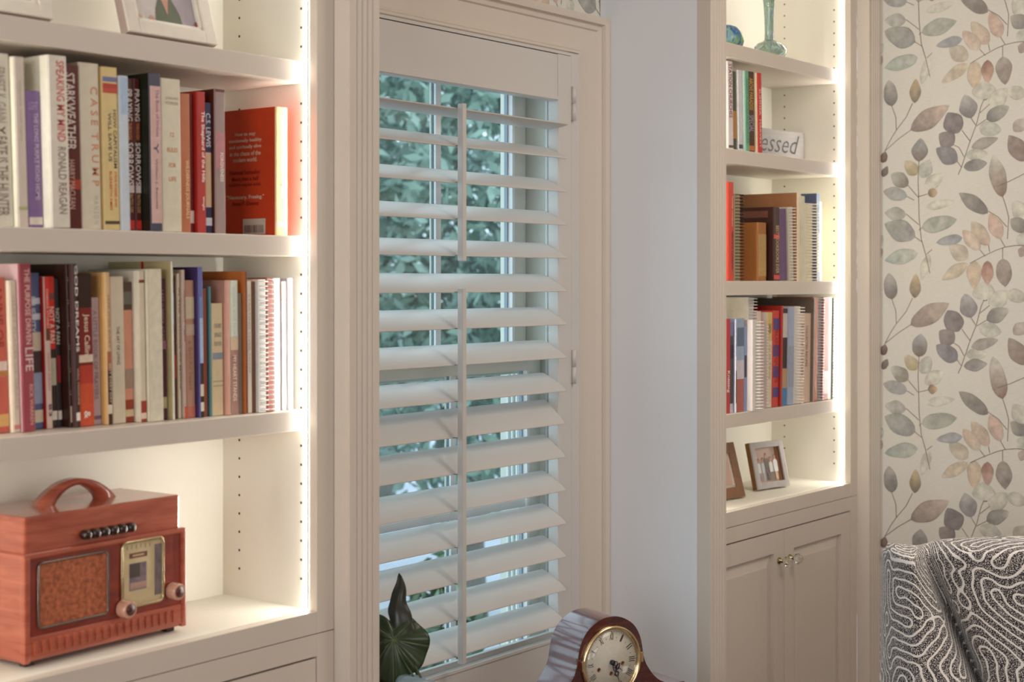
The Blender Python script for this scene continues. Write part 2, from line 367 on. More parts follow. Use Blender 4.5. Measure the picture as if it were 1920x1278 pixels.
# ------------------------------------------------------------------ plantation shutter
sh = empty('plantation_shutter', (2.70, 2.255, 0.46))
tag(sh, 'white louvered plantation shutter covering the window between the bookcases', 'window shutter')
def loc_build(mb, name, parent):     # geometry given in world coordinates, parented to an empty that sits at parent.location
    o = mb.build(name, parent); o.matrix_parent_inverse = Matrix.Translation(-parent.location) if parent.rotation_euler.z == 0 else parent.matrix_basis.inverted(); return o
SX0, SX1 = 2.272, 3.1367; FY0, FY1 = 2.255, 2.286
for a, b in ((SX0-0.057, SX0), (SX1, SX1+0.057)):
    loc_build(MB().box(a, b, FY0, FY1, 0.465, 2.073, SHUT, 0.002), 'stile', sh)
r = MB(); r.box(SX0, SX1, FY0+0.002, FY1, 1.955, 2.072, SHUT, 0.0015); r.box(SX0, SX1, FY0-0.001, FY0+0.003, 1.957, 1.966, SHUT, 0.001); loc_build(r, 'top_rail', sh)
r = MB(); r.box(SX0, SX1, FY0+0.002, FY1, 0.465, 0.606, SHUT, 0.0015); r.box(SX0, SX1, FY0-0.001, FY0+0.006, 0.598, 0.606, SHUT, 0.001); r.box(SX0, SX1, FY1-0.012, FY1, 0.604, 0.618, SHUT, 0.001); loc_build(r, 'bottom_rail', sh)
yb = [235, 295.3, 360.4, 422.6, 484.4, 552, 613.4, 676, 738, 805, 866, 927, 989, 1051, 1110, 1171]
tilt = [-4, 22, 24, 25, 26, 29, 29, 29, 29, 42, 37, 30, 30, 32, 30, 30]
fit = np.polyfit(range(1, 16), [zz(1047, y, 2.229) for y in yb[1:]], 1)
slat_tips = []
for i in range(16):
    a = math.radians(tilt[i]); hw = 0.0445; zf = fit[0]*i+fit[1]
    if i == 0: zf = zz(1047, yb[0], 2.229)+0.002
    zc = zf+hw*math.sin(a)+0.004; yc = 2.268
    prof = []
    for k in range(28):
        t = 2*math.pi*k/28; ex = math.copysign(abs(math.cos(t))**0.9, math.cos(t))*hw; ez = math.sin(t)*0.0055
        prof.append((yc+ex*math.cos(a)-ez*math.sin(a), zc+ex*math.sin(a)+ez*math.cos(a)))
    s = MB(); s.prism(prof, SX0+0.001, SX1-0.001, SHUT, axis='x', smooth=True)
    loc_build(s, 'slat', sh); slat_tips.append((yc-hw*math.cos(a), zc-hw*math.sin(a)))
BX = rr(865)*2.213
for i0, i1 in ((0, 4), (5, 15)):
    t = MB(); za = slat_tips[i0][1]+0.010; zb_ = slat_tips[i1][1]-0.012
    t.box(BX-0.008, BX+0.006, 2.202, 2.218, zb_, za, SHUT, 0.0025)
    for i in range(i0, i1+1):
        yy, z = slat_tips[i]; t.tube([(BX-0.001, 2.217, z+0.002), (BX-0.003, yy+0.003, z+0.001)], 0.0012, M((150, 148, 145), 0.3, metal=0.8), 6)
    loc_build(t, 'tilt_bar', sh)
for y0, y1 in ((162, 226), (656, 719)):
    z0, z1 = zz(1076, y1, 2.25), zz(1076, y0, 2.25); zm = (z0+z1)/2; h = MB()
    for a, b in ((z0, zm-0.0008), (zm+0.0008, z1)): h.tube([(SX1+0.062, 2.2505, a), (SX1+0.062, 2.2505, b)], 0.0055, SHUT, 12)
    h.box(SX1+0.057, SX1+0.075, 2.2545, 2.257, z0+0.002, z1-0.002, SHUT, 0.0005); loc_build(h, 'hinge', sh)
# hanging frame strip around the shutter
hf = MB(); hf.box(SX1+0.059, OX1, 2.2575, 2.298, 0.42, 2.082, SHUT, 0.002); hf.box(OX0, SX0-0.059, 2.2575, 2.298, 0.42, 2.082, SHUT, 0.002)
hf.box(OX0, OX1, 2.2580, 2.298, 2.0745, 2.082, SHUT, 0.001); hf.box(OX0, OX1, 2.2580, 2.298, 0.42, 0.463, SHUT, 0.001)
loc_build(hf, 'hanging_frame', sh)

# ------------------------------------------------------------------ built-in bookcases
LEDC = (1.0, 0.965, 0.88)
def pilaster(x0, x1, yf, y1, z1):
    w = x1-x0; pts = [(x0, y1), (x0, yf+0.001), (x0+0.001, yf)]
    for k in range(4):
        c = x0+w*(0.27+0.17*k); g = 0.0035
        pts += [(c-g, yf), (c-g*0.5, yf+0.0028), (c+g*0.2, yf+0.0034), (c+g, yf)]
    pts += [(x1-0.001, yf), (x1, yf+0.001), (x1, y1)]
    return MB().prism(pts, 0.0, z1, PAINT)
def bookcase(label, xl, xr, pl, pr_, shelves, yback, side_r, side_l, door_style):
    """xl,xr inner faces; pl/pr_ pilaster x ranges; shelves list of (z_bottom,z_top)"""
    b = empty('bookcase', ((xl+xr)/2, 2.0, 0)); tag(b, label, 'bookcase', 'built-in bookcases beside the window'); top = 2.60
    K = lambda mb, n: loc_build(mb, n, b)
    ys = 2.0204
    spl = MB().box(xl-0.02, xl, ys, yback+0.012, 0.895, top, PAINT_IN); spr = MB().box(xr, xr+0.02, ys, yback+0.012, 0.895, top, PAINT_IN)
    K(MB().box(xl, xr, yback, yback+0.012, 0.895, top, PAINT_IN), 'back_panel')
    f = MB(); f.box(xl-0.044, xl, 2.0, 2.02, 0.8545, top, PAINT, 0.0008); f.box(xr, xr+0.044, 2.0, 2.02, 0.8545, top, PAINT, 0.0008); f.box(xl, xr, 2.0003, 2.02, 0.8545, 0.8945, PAINT, 0.0008)
    f.box(xl, xr, 2.0003, 2.02, top-0.05, top, PAINT)
    K(f, 'face_frame')
    K(MB().box(xl-0.02, xr+0.02, 2.0202, yback, 0.868, 0.895, PAINT_IN), 'counter')
    for z0, z1 in shelves: K(MB().box(xl+0.0008, xr-0.0008, 2.031, yback-0.001, z0, z1, PAINT, 0.0015), 'shelf')
    for sg_, xx in ((-1, xr), (1, xl)):
        ls = MB(); zA, zB = 0.897, top-0.06; c1, c2 = (xx+sg_*0.0030, 2.0232), (xx+sg_*0.0002, 2.0302)
        ls.raw([(c1[0], c1[1], zA), (c2[0], c2[1], zA), (c2[0], c2[1], zB), (c1[0], c1[1], zB)], [(0, 1, 2, 3)], emis(LEDC, 76))
        ls.raw([(xx+sg_*0.0002, 2.0204, zA), (c1[0], c1[1]-.0002, zA), (c1[0], c1[1]-.0002, zB), (xx+sg_*0.0002, 2.0204, zB)], [(0, 1, 2, 3)], PAINT); K(ls, 'led_strip')
    for name, (a, c), yf in (('pilaster', pl, 1.9606), ('pilaster', pr_, 1.9606)):
        K(pilaster(a, c, yf, 2.0, top), name)
    cm_ = MB(); xa, xb = pl[0], pr_[1]
    cm_.prism([(1.9606, top), (1.9606, top+0.03), (1.935, top+0.06), (1.905, top+0.11), (1.900, CEIL-0.001), (2.298, CEIL-0.001), (2.298, top)], xa, xb, PAINT, axis='x'); K(cm_, 'crown_moulding')
    K(MB().box(xl-0.02, xr+0.02, 2.0206, yback+0.012, top-0.02, top-0.0005, PAINT_IN), 'top_panel')
    # outer end panels that reach the wall
    if side_r: K(MB().box(pr_[1]-0.018, pr_[1], 2.0005, 2.298, 0, top, PANEL), 'end_panel')
    if side_l: K(MB().box(pl[0]+0.0, pl[0]+0.018, 2.0005, 2.298, 0, top, PANEL), 'end_panel')
    # shelf pin holes
    for yy in side_hole_y[label[:4]]:
        z = 0.95
        while z < top-0.1:
            if not any(z0-0.003 < z < z1+0.003 for z0, z1 in shelves):
                for h, sgn, xx in ((spr, -1, xr-0.0004), (spl, 1, xl+0.0004)):
                    vs = [(xx+sgn*0.0, yy+0.0026*math.cos(q*math.pi/5), z+0.0026*math.sin(q*math.pi/5)) for q in range(10)]
                    h.raw(vs, [tuple(range(10))], DARKHOLE)
            z += 0.0352
    K(spl, 'side_panel'); K(spr, 'side_panel')
    # base cabinet
    c = MB(); c.box(xl-0.044, xl, 2.0, 2.02, 0.0, 0.853, PAINT, 0.0008); c.box(xr, xr+0.044, 2.0, 2.02, 0.0, 0.853, PAINT, 0.0008); c.box(xl, xr, 2.0003, 2.02, 0.8125, 0.853, PAINT, 0.0008)
    c.box(xl, xr, 2.0003, 2.02, 0.0, 0.10, PAINT); c.box(xl-0.02, xr+0.02, 2.05, 2.28, 0.0, 0.86, M((92, 74, 60), 0.8)); K(c, 'base_frame')
    xm = (xl+xr)/2
    for k, (a, e) in enumerate(((xl+0.0022, xm-0.0012), (xm+0.0012, xr-0.0022))):
        d = MB(); z0, z1 = 0.103, 0.8088; st = 0.058
        d.box(a, a+st, 2.0008, 2.0205, z0, z1, PAINT, 0.0008); d.box(e-st, e, 2.0008, 2.0205, z0, z1, PAINT, 0.0008)
        d.box(a+st, e-st, 2.0008, 2.0205, z1-st, z1, PAINT); d.box(a+st, e-st, 2.0008, 2.0205, z0, z0+st, PAINT)
        # raised panel with sloping shoulders
        x0, x1, q0, q1 = a+st, e-st, z0+st, z1-st; g = 0.034
        vs = [(x0, 2.0135, q0), (x1, 2.0135, q0), (x1, 2.0135, q1), (x0, 2.0135, q1), (x0+g, 2.0065, q0+g), (x1-g, 2.0065, q0+g), (x1-g, 2.0065, q1-g), (x0+g, 2.0065, q1-g),
              (x0+g, 2.0045, q0+g), (x1-g, 2.0045, q0+g), (x1-g, 2.0045, q1-g), (x0+g, 2.0045, q1-g)]
        d.raw(vs, [(0, 1, 5, 4), (1, 2, 6, 5), (2, 3, 7, 6), (3, 0, 4, 7), (4, 5, 9, 8), (5, 6, 10, 9), (6, 7, 11, 10), (7, 4, 8, 11), (8, 9, 10, 11)], PAINT)
        do = K(d, 'door')
        if door_style:
            kx = (e-0.030) if k == 0 else (a+0.030); kz = 0.727; kn = MB(); MT = Matrix.Translation((kx, 2.0008, kz)) @ Matrix.Rotation(math.pi/2, 4, 'X')
            kn.lathe([(0, 0), (0.0095, 0.0), (0.0095, 0.003), (0.005, 0.006), (0.0045, 0.014), (0.0, 0.014)], M((150, 132, 96), 0.2, metal=1.0), 20, MT)
            kp = loc_build(kn, 'knob', b); kp.parent = do; kp.matrix_parent_inverse = Matrix.Identity(4)
            kb = MB(); kb.lathe([(0, 0.0141), (0.008, 0.0155), (0.0135, 0.021), (0.0155, 0.0275), (0.0125, 0.035), (0.007, 0.039), (0, 0.040)], glass((245, 245, 240)), 10, MT, smooth=False)
            kg = loc_build(kb, 'knob', b); kg.parent = do; kg.matrix_parent_inverse = Matrix.Identity(4); kg['label'] = 'faceted clear glass knob head'
    return b
side_hole_y = {'left': [2.0230/rr(565), 2.0230/rr(449)], 'righ': [4.288/rr(1564), 4.288/rr(1471)]}
SH_L = [(1.226, 1.263), (1.547, 1.584), (1.867, 1.906), (2.24, 2.278)]
SH_R = [(1.110, 1.147), (1.464, 1.502), (1.817, 1.8555), (2.099, 2.138)]
XL0 = 1.17; XL1 = 2.0230; XR0 = 3.435; XR1 = 4.288
bookcase('left built-in white bookcase with lit shelves and fluted edge, nearest the camera', XL0, XL1, (XL0-0.128, XL0-0.045), (2.0672, 2.150), SH_L, 2.2545, True, False, False)
bookcase('right built-in white bookcase by the wallpapered wall, with glass door knobs', XR0, XR1, (3.3875, 3.4665), (4.3322, XR-0.001), SH_R, 2.2648, False, True, True)

# ------------------------------------------------------------------ books
WHT = (232, 228, 216); CRM = (224, 214, 190)
PAGE = M((224, 214, 192), 0.8, var=0.06, scale=300, stretch=(12, 0.2, 0.2))
class Row:
    def __init__(s, z, xstart, Y0, lean, group): s.z = z; s.X = rr(xstart)*Y0; s.lean = lean; s.group = group
R2_ref = [None]
def book(row, label, xr, Ys, ytop, c, cov=None, xl=None, dep=0.135, texts=(), bands=(), coil=None, soft=False, lean=None, name='book', cat='book', rough=0.4, face=(), gap=0.0):
    """xr: where the right edge of the spine meets the shelf, Ys: how far back the spine stands"""
    if row is R2_ref[0]: Ys = 2.03+(Ys-2.03)*(1-0.0014*max(0, xr-60))
    XRt = rr(xr)*Ys; XLf = rr(xl)*Ys if xl is not None else row.X+0.0004+gap
    T = max(XRt-XLf, 0.0035); xm = (xr-4)
    h = zz(xm, ytop, Ys)-row.z-0.001; le = row.lean(xr) if lean is None else lean
    ph = -math.radians(le)
    base_z = row.z+0.0006+(T*math.sin(ph) if ph > 0 else 0)
    root = empty(name, (XLf, Ys, base_z), (0, ph, 0)); tag(root, label, cat, row.group)
    row.X = XLf+T/math.cos(ph)+0.0002
    b = MB(); cs = M(c, rough, var=0.05, scale=60); cc = M(cov or c, rough, var=0.05, scale=60); t1 = 0.0007 if soft else 0.0022
    t1 = min(t1, T*0.25); dep = min(dep, 2.252-Ys)
    b.box(0, t1, 0.002, dep, 0, h, cc); b.box(T-t1, T, 0.002, dep, 0, h, cc)
    e = min(0.0025, T*0.25)
    b.raw([(0, 0.002, 0), (e, 0, 0), (T-e, 0, 0), (T, 0.002, 0), (0, 0.002, h), (e, 0, h), (T-e, 0, h), (T, 0.002, h), (t1, 0.004, 0), (T-t1, 0.004, 0), (t1, 0.004, h), (T-t1, 0.004, h)],
          [(0, 1, 5, 4), (1, 2, 6, 5), (2, 3, 7, 6), (8, 10, 11, 9), (4, 5, 6, 7, 11, 10), (0, 8, 9, 3, 2, 1)], cs)
    for bi, (v0, v1, bc) in enumerate(bands):
        yb_ = -0.00015-0.00006*bi if len(bands) < 7 else -0.0002-0.0001*(bi % 2)
        b.raw([(e*0.6, yb_, h*v0), (T-e*0.6, yb_, h*v0), (T-e*0.6, yb_, h*v1), (e*0.6, yb_, h*v1)], [(0, 1, 2, 3)], M(bc, rough, var=0.08, scale=80))
    for f in face:   # coloured patches on the left cover: (y0,y1,z0,z1,colour) as fractions
        b.raw([(-0.0002, 0.002+dep*f[0], h*f[2]), (-0.0002, 0.002+dep*f[1], h*f[2]), (-0.0002, 0.002+dep*f[1], h*f[3]), (-0.0002, 0.002+dep*f[0], h*f[3])], [(3, 2, 1, 0)], M(f[4], rough, var=0.08, scale=80))
    b.build('cover', root)
    ins = 0 if soft else 0.003
    MB().box(t1, T-t1, 0.0042, dep-ins-0.0005, ins*0.6, h-ins, PAGE).build('pages', root)
    if texts:
        t = MB()
        for tx in texts:
            s, v0, v1, col = tx[:4]; frac = tx[4] if len(tx) > 4 else 0.6; off = tx[5] if len(tx) > 5 else 0.5; mode = tx[6] if len(tx) > 6 else 'd'
            L = h*abs(v1-v0); zc = h*(v0+v1)/2
            if mode == 'd': put_text(t, s, (T*off, -0.0006, zc), (0, 0, -1), (1, 0, 0), L, T*frac, M(col, 0.5), bold=0.012)
            else: put_text(t, s, (T*off, -0.0006, zc), (1, 0, 0), (0, 0, 1), T*frac, L, M(col, 0.5), bold=0.01)
        t.build('title', root)
    if coil:
        cm = M(coil, 0.25, metal=0.0 if sum(coil) > 400 else 0.2); k = MB(); n = max(8, int(h/0.0085)); rad = max(0.003, T*0.44)
        for i in range(n):
            z = h*(i+0.5)/n; pts = [(T/2+rad*math.cos(q*math.pi/5), -rad*0.5+0.001+rad*0.8*math.sin(q*math.pi/5), z+0.0008*math.sin(q*math.pi/10)) for q in range(10)]
            k.tube(pts, 0.0011, cm, 5, closed=True)
        k.build('coil', root)
    return root

# shelf 1: upper row of the left bookcase
lf = lambda x: 2.2*(1-x/620) if x < 500 else 0.3
R1 = Row(1.584, -14, 2.062, lambda x: max(0.2, 2.2*(1-x/620)), 'books on the upper row of the left bookcase')
g6 = (120, 104, 92)
book(R1, 'cream hardcover with grey title Fate Is the Hunter, leftmost on upper left row', 27, 2.060, 103, (206, 200, 184), texts=[('ERNEST K. GANN', .60, .92, (150, 136, 124), .55), ('FATE IS THE HUNTER', .06, .52, (130, 112, 100), .55), ('Y', .53, .58, (90, 50, 40), .4)])
book(R1, 'plain white hardcover with faint lettering beside the purple paperback', 55, 2.050, 108, (206, 192, 178), (236, 230, 208), texts=[('silence and light', .50, .86, (176, 156, 140), .2)], bands=[(.10, .12, (170, 170, 120))])
book(R1, 'thin purple paperback with small white block at its foot', 82, 2.052, 172, (128, 100, 150), (214, 208, 214), soft=True, texts=[('THE LONG PURPLE ROAD HOME', .20, .84, (196, 178, 200), .3, .65), ('LIGHT', .86, .92, (180, 160, 200), .6, .5, 'h')], bands=[(.02, .075, (220, 208, 196))])
book(R1, 'thick white book titled Speaking My Mind in red letters', 133, 2.032, 107, (226, 218, 202), (238, 232, 214), dep=.16, texts=[('SPEAKING MY MIND', .50, .97, (206, 92, 88), .42, .62), ('RONALD REAGAN', .08, .47, (146, 126, 118), .42, .62)])
book(R1, 'dark maroon book titled Starkweather in white letters', 155, 2.052, 124, (92, 26, 18), texts=[('STARKWEATHER', .48, .95, (232, 220, 210), .5), ('HARRY MACLEAN', .12, .42, (206, 170, 160), .3)], bands=[(.24, .30, (170, 56, 34))])
book(R1, 'cream book with wide spaced orange outline capitals', 192, 2.055, 121, (222, 212, 190), (206, 180, 160), texts=[('C A S E  T R U M P', .26, .86, (214, 150, 112), .34, .72), ('H A N S O N', .03, .20, (190, 190, 170), .25, .72)])
book(R1, 'mustard yellow book titled How Capitalism Will Save Us', 226, 2.050, 128, (224, 200, 140), (206, 170, 110), texts=[('HOW CAPITALISM', .38, .74, (80, 84, 92), .2, .76), ('WILL SAVE US', .42, .72, (80, 84, 92), .2, .44), ('STEVE FORBES AND', .14, .36, (210, 80, 66), .15, .74), ('ELIZABETH AMES', .12, .36, (210, 80, 66), .15, .44)],
     bands=[(.87, .90, (190, 60, 50)), (.91, .94, (120, 120, 160)), (.84, .87, (196, 80, 56)), (.035, .055, (80, 70, 50))])
book(R1, 'pale blue to white thin hardcover right of the yellow book', 246, 2.046, 143, (208, 218, 228), (230, 232, 228), bands=[(.75, .99, (178, 200, 224))])
for k, (x, l) in enumerate(((254.5, 'left one of two slim dark paperbacks titled Praying Through Sorrows'), (267, 'right one of two slim dark paperbacks titled Praying Through Sorrows'))):
    book(R1, l, x, 2.058, 148, (84, 30, 26), (120, 40, 34), soft=True, texts=[('PRAYING', .72, .93, (236, 226, 216), .7), ('THROUGH', .60, .71, (200, 150, 90), .5), ('SORROWS', .30, .58, (240, 234, 226), .75), ('PRACTICAL GUIDE', .12, .24, (200, 160, 110), .5)], bands=[(.25, .30, (224, 208, 206)), (.01, .07, (206, 52, 44)), (.595, .725, (110, 24, 22))])
book(R1, 'thick dark green hardcover with pink spine panel, The Book of Virtues', 306, 2.036, 139, (74, 74, 92), (34, 38, 24), dep=.17, bands=[(.05, .92, (216, 180, 172))], texts=[('The Book of Virtues', .60, .90, (160, 120, 140), .26, .66), ('William J. Bennett', .14, .46, (150, 110, 110), .24), ('Y', .49, .56, (90, 90, 120), .4)])
book(R1, 'thick cream book with small gold lines reading 12 Rules For Life', 342, 2.040, 150, (222, 214, 192), (214, 206, 180), texts=[('12', .62, .65, (200, 140, 80), .18, .55, 'h'), ('RULES', .52, .55, (206, 140, 80), .5, .55, 'h'), ('FOR', .42, .45, (206, 140, 80), .34, .55, 'h'), ('LIFE', .33, .36, (206, 140, 80), .36, .55, 'h'), ('JORDAN', .86, .88, (180, 160, 130), .6, .55, 'h'), ('PETERSON', .83, .85, (180, 160, 130), .6, .55, 'h')])
book(R1, 'orange brown book with gold lettering, left of the red book', 359, 2.052, 176, (186, 112, 76), (196, 96, 50), texts=[('WILDERNESS JOURNALS', .10, .52, (232, 200, 150), .3, .7)])
book(R1, 'very thin dark red booklet with white mark low on its edge', 365.5, 2.062, 176, (110, 22, 18), texts=[], bands=[(.07, .16, (220, 206, 190))])
book(R1, 'bright red hardcover titled The Shepherd of the Hills', 388, 2.053, 172, (176, 48, 42), (196, 52, 42), texts=[('The Shepherd of the Hills', .36, .86, (246, 232, 220), .5, .6), ('Wright', .16, .26, (240, 226, 214), .3, .6)])
book(R1, 'small navy and cream paperback with white name near its top', 399, 2.058, 193, (214, 184, 150), soft=True, bands=[(.62, 1.0, (50, 50, 84)), (0, .20, (46, 46, 78)), (.06, .12, (206, 206, 214))], texts=[('C.S. LEWIS', .66, .92, (228, 222, 230), .6)])
book(R1, 'tall dark brown hardcover with grey spine, beside the orange book', 424.5, 2.051, 168, (150, 128, 124), (88, 36, 20), dep=.17, bands=[(.45, .70, (176, 120, 124)), (.98, 1.0, (96, 50, 40))], texts=[('FORGIVENESS', .36, .56, (236, 220, 206), .3, .62)])
ob = book(R1, 'bright orange book turned to show its back cover, right end of upper row', 540, 2.040, 201.5, (240, 214, 160), (214, 72, 36), xl=517, dep=.160, lean=0, texts=[('The Emotional Character of Mercy', .30, .92, (255, 248, 232), .42, .5)], bands=[(.07, .11, (232, 204, 196))])
tb = MB(); hh = zz(520, 201.5, 2.04)-1.584
WH_ = M((238, 210, 186), 0.5); DR_ = M((150, 30, 16), 0.5)
def cl(s, zf, w, m, hgt=0.0082, yc=0.080): put_text(tb, s, (-0.0009, yc, hh*zf), (0, -1, 0), (0, 0, 1), w, hgt, m, bold=0.02)
cl('How to stay', .805, .055, WH_); cl('emotionally healthy', .755, .088, WH_); cl('and spiritually alive', .705, .086, WH_); cl('in the chaos of the', .655, .083, WH_); cl('modern world.', .605, .064, WH_)
cl('National bestseller.', .505, .084, DR_); cl('More than a half', .455, .072, DR_); cl('million copies sold.', .405, .086, DR_)
cl('"Necessary. Freeing."', .305, .100, WH_, .0095); cl('Anne F. Downs', .258, .072, DR_)
tb.raw([(-0.0008, 0.086, hh*.012), (-0.0008, 0.026, hh*.012), (-0.0008, 0.026, hh*.135), (-0.0008, 0.086, hh*.135)], [(0, 1, 2, 3)], M((214, 198, 178), .5))
rb = random.Random(5); yq = 0.082
while yq > 0.032:
    w = rb.choice((.0008, .0014, .0022)); tb.raw([(-0.001, yq, hh*.025), (-0.001, yq-w, hh*.025), (-0.001, yq-w, hh*.085), (-0.001, yq, hh*.085)], [(0, 1, 2, 3)], M((110, 60, 56), .5)); yq -= w+rb.choice((.001, .0016))
tb.build('printed_back_text', ob)

# shelf 2: lower row of the left bookcase
R2_ref = [None]
R2 = Row(1.263, -16, 2.10, lambda x: max(0.5, 2.3*(1-x/650)), 'books on the lower row of the left bookcase')
R2_ref = [R2]
B2 = lambda *a, **k: book(R2, *a, **k)
B2('salmon red leather book with pale scroll, leftmost on lower row', 19.5, 2.090, 520, (190, 92, 78), (224, 206, 180), dep=.15, bands=[(.40, .46, (214, 190, 180)), (.36, .40, (180, 120, 70)), (.04, .12, (206, 160, 100))], texts=[('ANNE OF', .55, .95, (150, 50, 44), .5)])
B2('cream hardcover with faint pink letters, second on lower row', 40, 2.082, 525, (206, 190, 170), (238, 226, 202), dep=.15, texts=[('QUIET PLACES OF GRACE', .15, .9, (186, 160, 148), .4)], bands=[(.02, .05, (200, 120, 110))])
B2('maroon hardcover titled The Purpose Driven Life with white edges', 68, 2.078, 494, (150, 66, 74), (216, 180, 184), dep=.17, texts=[('THE PURPOSE DRIVEN', .52, .97, (214, 176, 166), .4, .62), ('LIFE', .36, .50, (214, 186, 180), .6, .62), ('RICK WARREN', .04, .28, (206, 160, 150), .28, .7)])
B2('narrow blue and white striped paperback right of the maroon book', 83, 2.105, 512, (84, 100, 140), soft=True, bands=[(.50, .62, (206, 196, 176)), (.70, .74, (206, 212, 224)), (.80, .84, (206, 212, 224)), (.16, .36, (150, 164, 190)), (.04, .12, (214, 200, 180)), (.36, .50, (70, 50, 52))], texts=[('BLUE CITY', .62, .85, (206, 208, 220), .35)])
B2('red over cream paperback with small brown band mid spine', 100.5, 2.098, 518, (212, 184, 170), (196, 44, 34), soft=True, bands=[(.66, 1.0, (208, 48, 38)), (.58, .66, (110, 60, 30))], texts=[('CHANGE STORIES', .66, .92, (236, 190, 170), .35), ('second edition', .25, .5, (170, 130, 120), .3), ('B3', .08, .16, (90, 70, 70), .5)])
B2('red topped dark paperback titled Not a Fan, middle of the red trio', 109.5, 2.108, 518, (64, 50, 44), soft=True, bands=[(.52, 1.0, (222, 58, 46)), (.28, .46, (196, 188, 166)), (.05, .11, (232, 220, 206)), (.85, .89, (130, 80, 72))], texts=[('NOT A FAN', .56, .80, (250, 226, 216), .7)])
B2('dark grey paperback titled Not a Fan with red patch low on spine', 118, 2.112, 522, (58, 50, 48), soft=True, bands=[(.30, .48, (160, 46, 52)), (.05, .11, (226, 214, 200))], texts=[('NOT A FAN', .56, .80, (220, 212, 196), .7)])
B2('tall near black book with tiny white dots down its spine', 132.5, 2.092, 495, (38, 16, 12), (58, 28, 20), dep=.155, bands=[(.03, .13, (206, 188, 166))]+[(.2+.14*i, .206+.14*i, (170, 150, 140)) for i in range(6)]+[(.218+.14*i, .222+.14*i, (170, 150, 140)) for i in range(6)])
B2('dark brown book titled God Dreams in bold white capitals', 152.5, 2.084, 494, (66, 40, 40), (84, 56, 52), dep=.16, texts=[('GOD DREAMS', .46, .99, (238, 228, 216), .55, .68), ('WILL MANCINI', .14, .36, (206, 180, 150), .28, .6)], bands=[(.04, .09, (232, 220, 208))])
B2('dark red fading to orange paperback titled Jesus Calling', 178.5, 2.092, 514, (124, 34, 26), (60, 26, 16), dep=.15, bands=[(.0, .28, (206, 84, 52)), (.28, .40, (184, 62, 44)), (.78, 1.0, (52, 26, 18)), (.42, .47, (220, 200, 176))], texts=[('Jesus Calling', .44, .74, (228, 204, 180), .45, .55), ('&', .05, .10, (240, 226, 216), .4)], face=[(0, 1, .86, 1, (206, 92, 44))])
B2('short lavender grey booklet between the red and tan books', 191.5, 2.104, 557, (190, 168, 172), soft=True, texts=[('A LITTLE BOOK OF PRAYERS', .2, .9, (150, 124, 130), .4)], bands=[(.04, .07, (120, 100, 120))])
B2('tan spine book fading to dark brown, with gold cover edge', 212.5, 2.088, 510, (216, 180, 134), (226, 176, 110), bands=[(.0, .36, (74, 38, 28)), (.36, .48, (170, 100, 76)), (.07, .13, (220, 206, 186))], texts=[('LEAP OVER EVERY', .5, .85, (150, 110, 84), .3, .6), ('BEST EVERY DAY', .14, .40, (214, 190, 160), .42, .6)])
B2('cream white paperback with small dark lettering low down', 237.5, 2.094, 518, (210, 196, 172), (226, 222, 196), soft=True, texts=[('THE ART OF LIVING', .40, .66, (120, 104, 90), .22, .5)])
B2('small book with dark top and salmon portrait spine', 252.5, 2.104, 528, (214, 150, 122), soft=True, bands=[(.80, 1.0, (84, 64, 50)), (.84, .93, (110, 106, 92)), (.0, .16, (150, 62, 36)), (.24, .38, (166, 140, 120)), (.04, .09, (214, 190, 150))])
B2('ivory book with red foot and tiny red emblem near the top', 276.5, 2.086, 507, (216, 202, 178), (226, 216, 198), bands=[(.0, .14, (160, 60, 46)), (.92, .94, (130, 60, 50)), (.02, .06, (224, 200, 180))])
B2('wide plain off white hardcover, broadest on the lower row', 308, 2.080, 504, (202, 192, 166), (224, 216, 196), dep=.16, bands=[(.0, 1.0, (214, 206, 184))])
B2('thin plum paperback right of the wide white book', 315, 2.100, 522, (96, 50, 66), soft=True, bands=[(.08, .16, (200, 190, 150)), (.50, .56, (170, 120, 150))], texts=[('LAST SUMMER AGAIN', .55, .92, (170, 130, 140), .4)])
B2('tall cream covered volume rising behind its shorter neighbours', 323, 2.078, 489, (216, 216, 200), (200, 184, 136), dep=.17, bands=[(.6, .8, (200, 220, 222))], face=[(.42, .46, .9, 1, (196, 40, 30))])
B2('dark reddish brown paperback with ragged white stripe', 334, 2.100, 516, (84, 36, 26), soft=True, bands=[(.28, .45, (150, 66, 40))])
B2('narrow white paperback with torn looking dark edge', 341, 2.098, 512, (224, 214, 192), soft=True, texts=[('IN THE WOODS OF MAINE', .2, .9, (150, 70, 60), .3)])
B2('pinkish grey paperback with orange foot', 351, 2.090, 505, (196, 172, 158), soft=True, bands=[(.0, .08, (206, 96, 48))], texts=[('ORDINARY TIMES', .52, .86, (160, 110, 100), .4)])
B2('short orange and tan paperback left of the blue book', 367.5, 2.098, 525, (184, 140, 118), (206, 96, 50), soft=True, bands=[(.0, .08, (196, 116, 100)), (.72, .88, (206, 190, 160)), (.60, .68, (196, 170, 150))], texts=[('a faithful heart', .2, .56, (160, 120, 100), .35)])
B2('tall blue paperback with pale mountain picture on spine', 384, 2.082, 500, (92, 98, 160), (74, 56, 104), dep=.16, bands=[(.36, .66, (158, 178, 208)), (.0, .36, (54, 22, 20)), (.66, .80, (110, 126, 176)), (.14, .22, (214, 196, 176)), (.04, .10, (214, 206, 190))])
B2('narrow russet paperback beside the teal book', 391, 2.100, 540, (150, 84, 60), soft=True)
B2('very thin teal book with matching cover', 398.5, 2.092, 537, (90, 138, 138), (80, 120, 124))
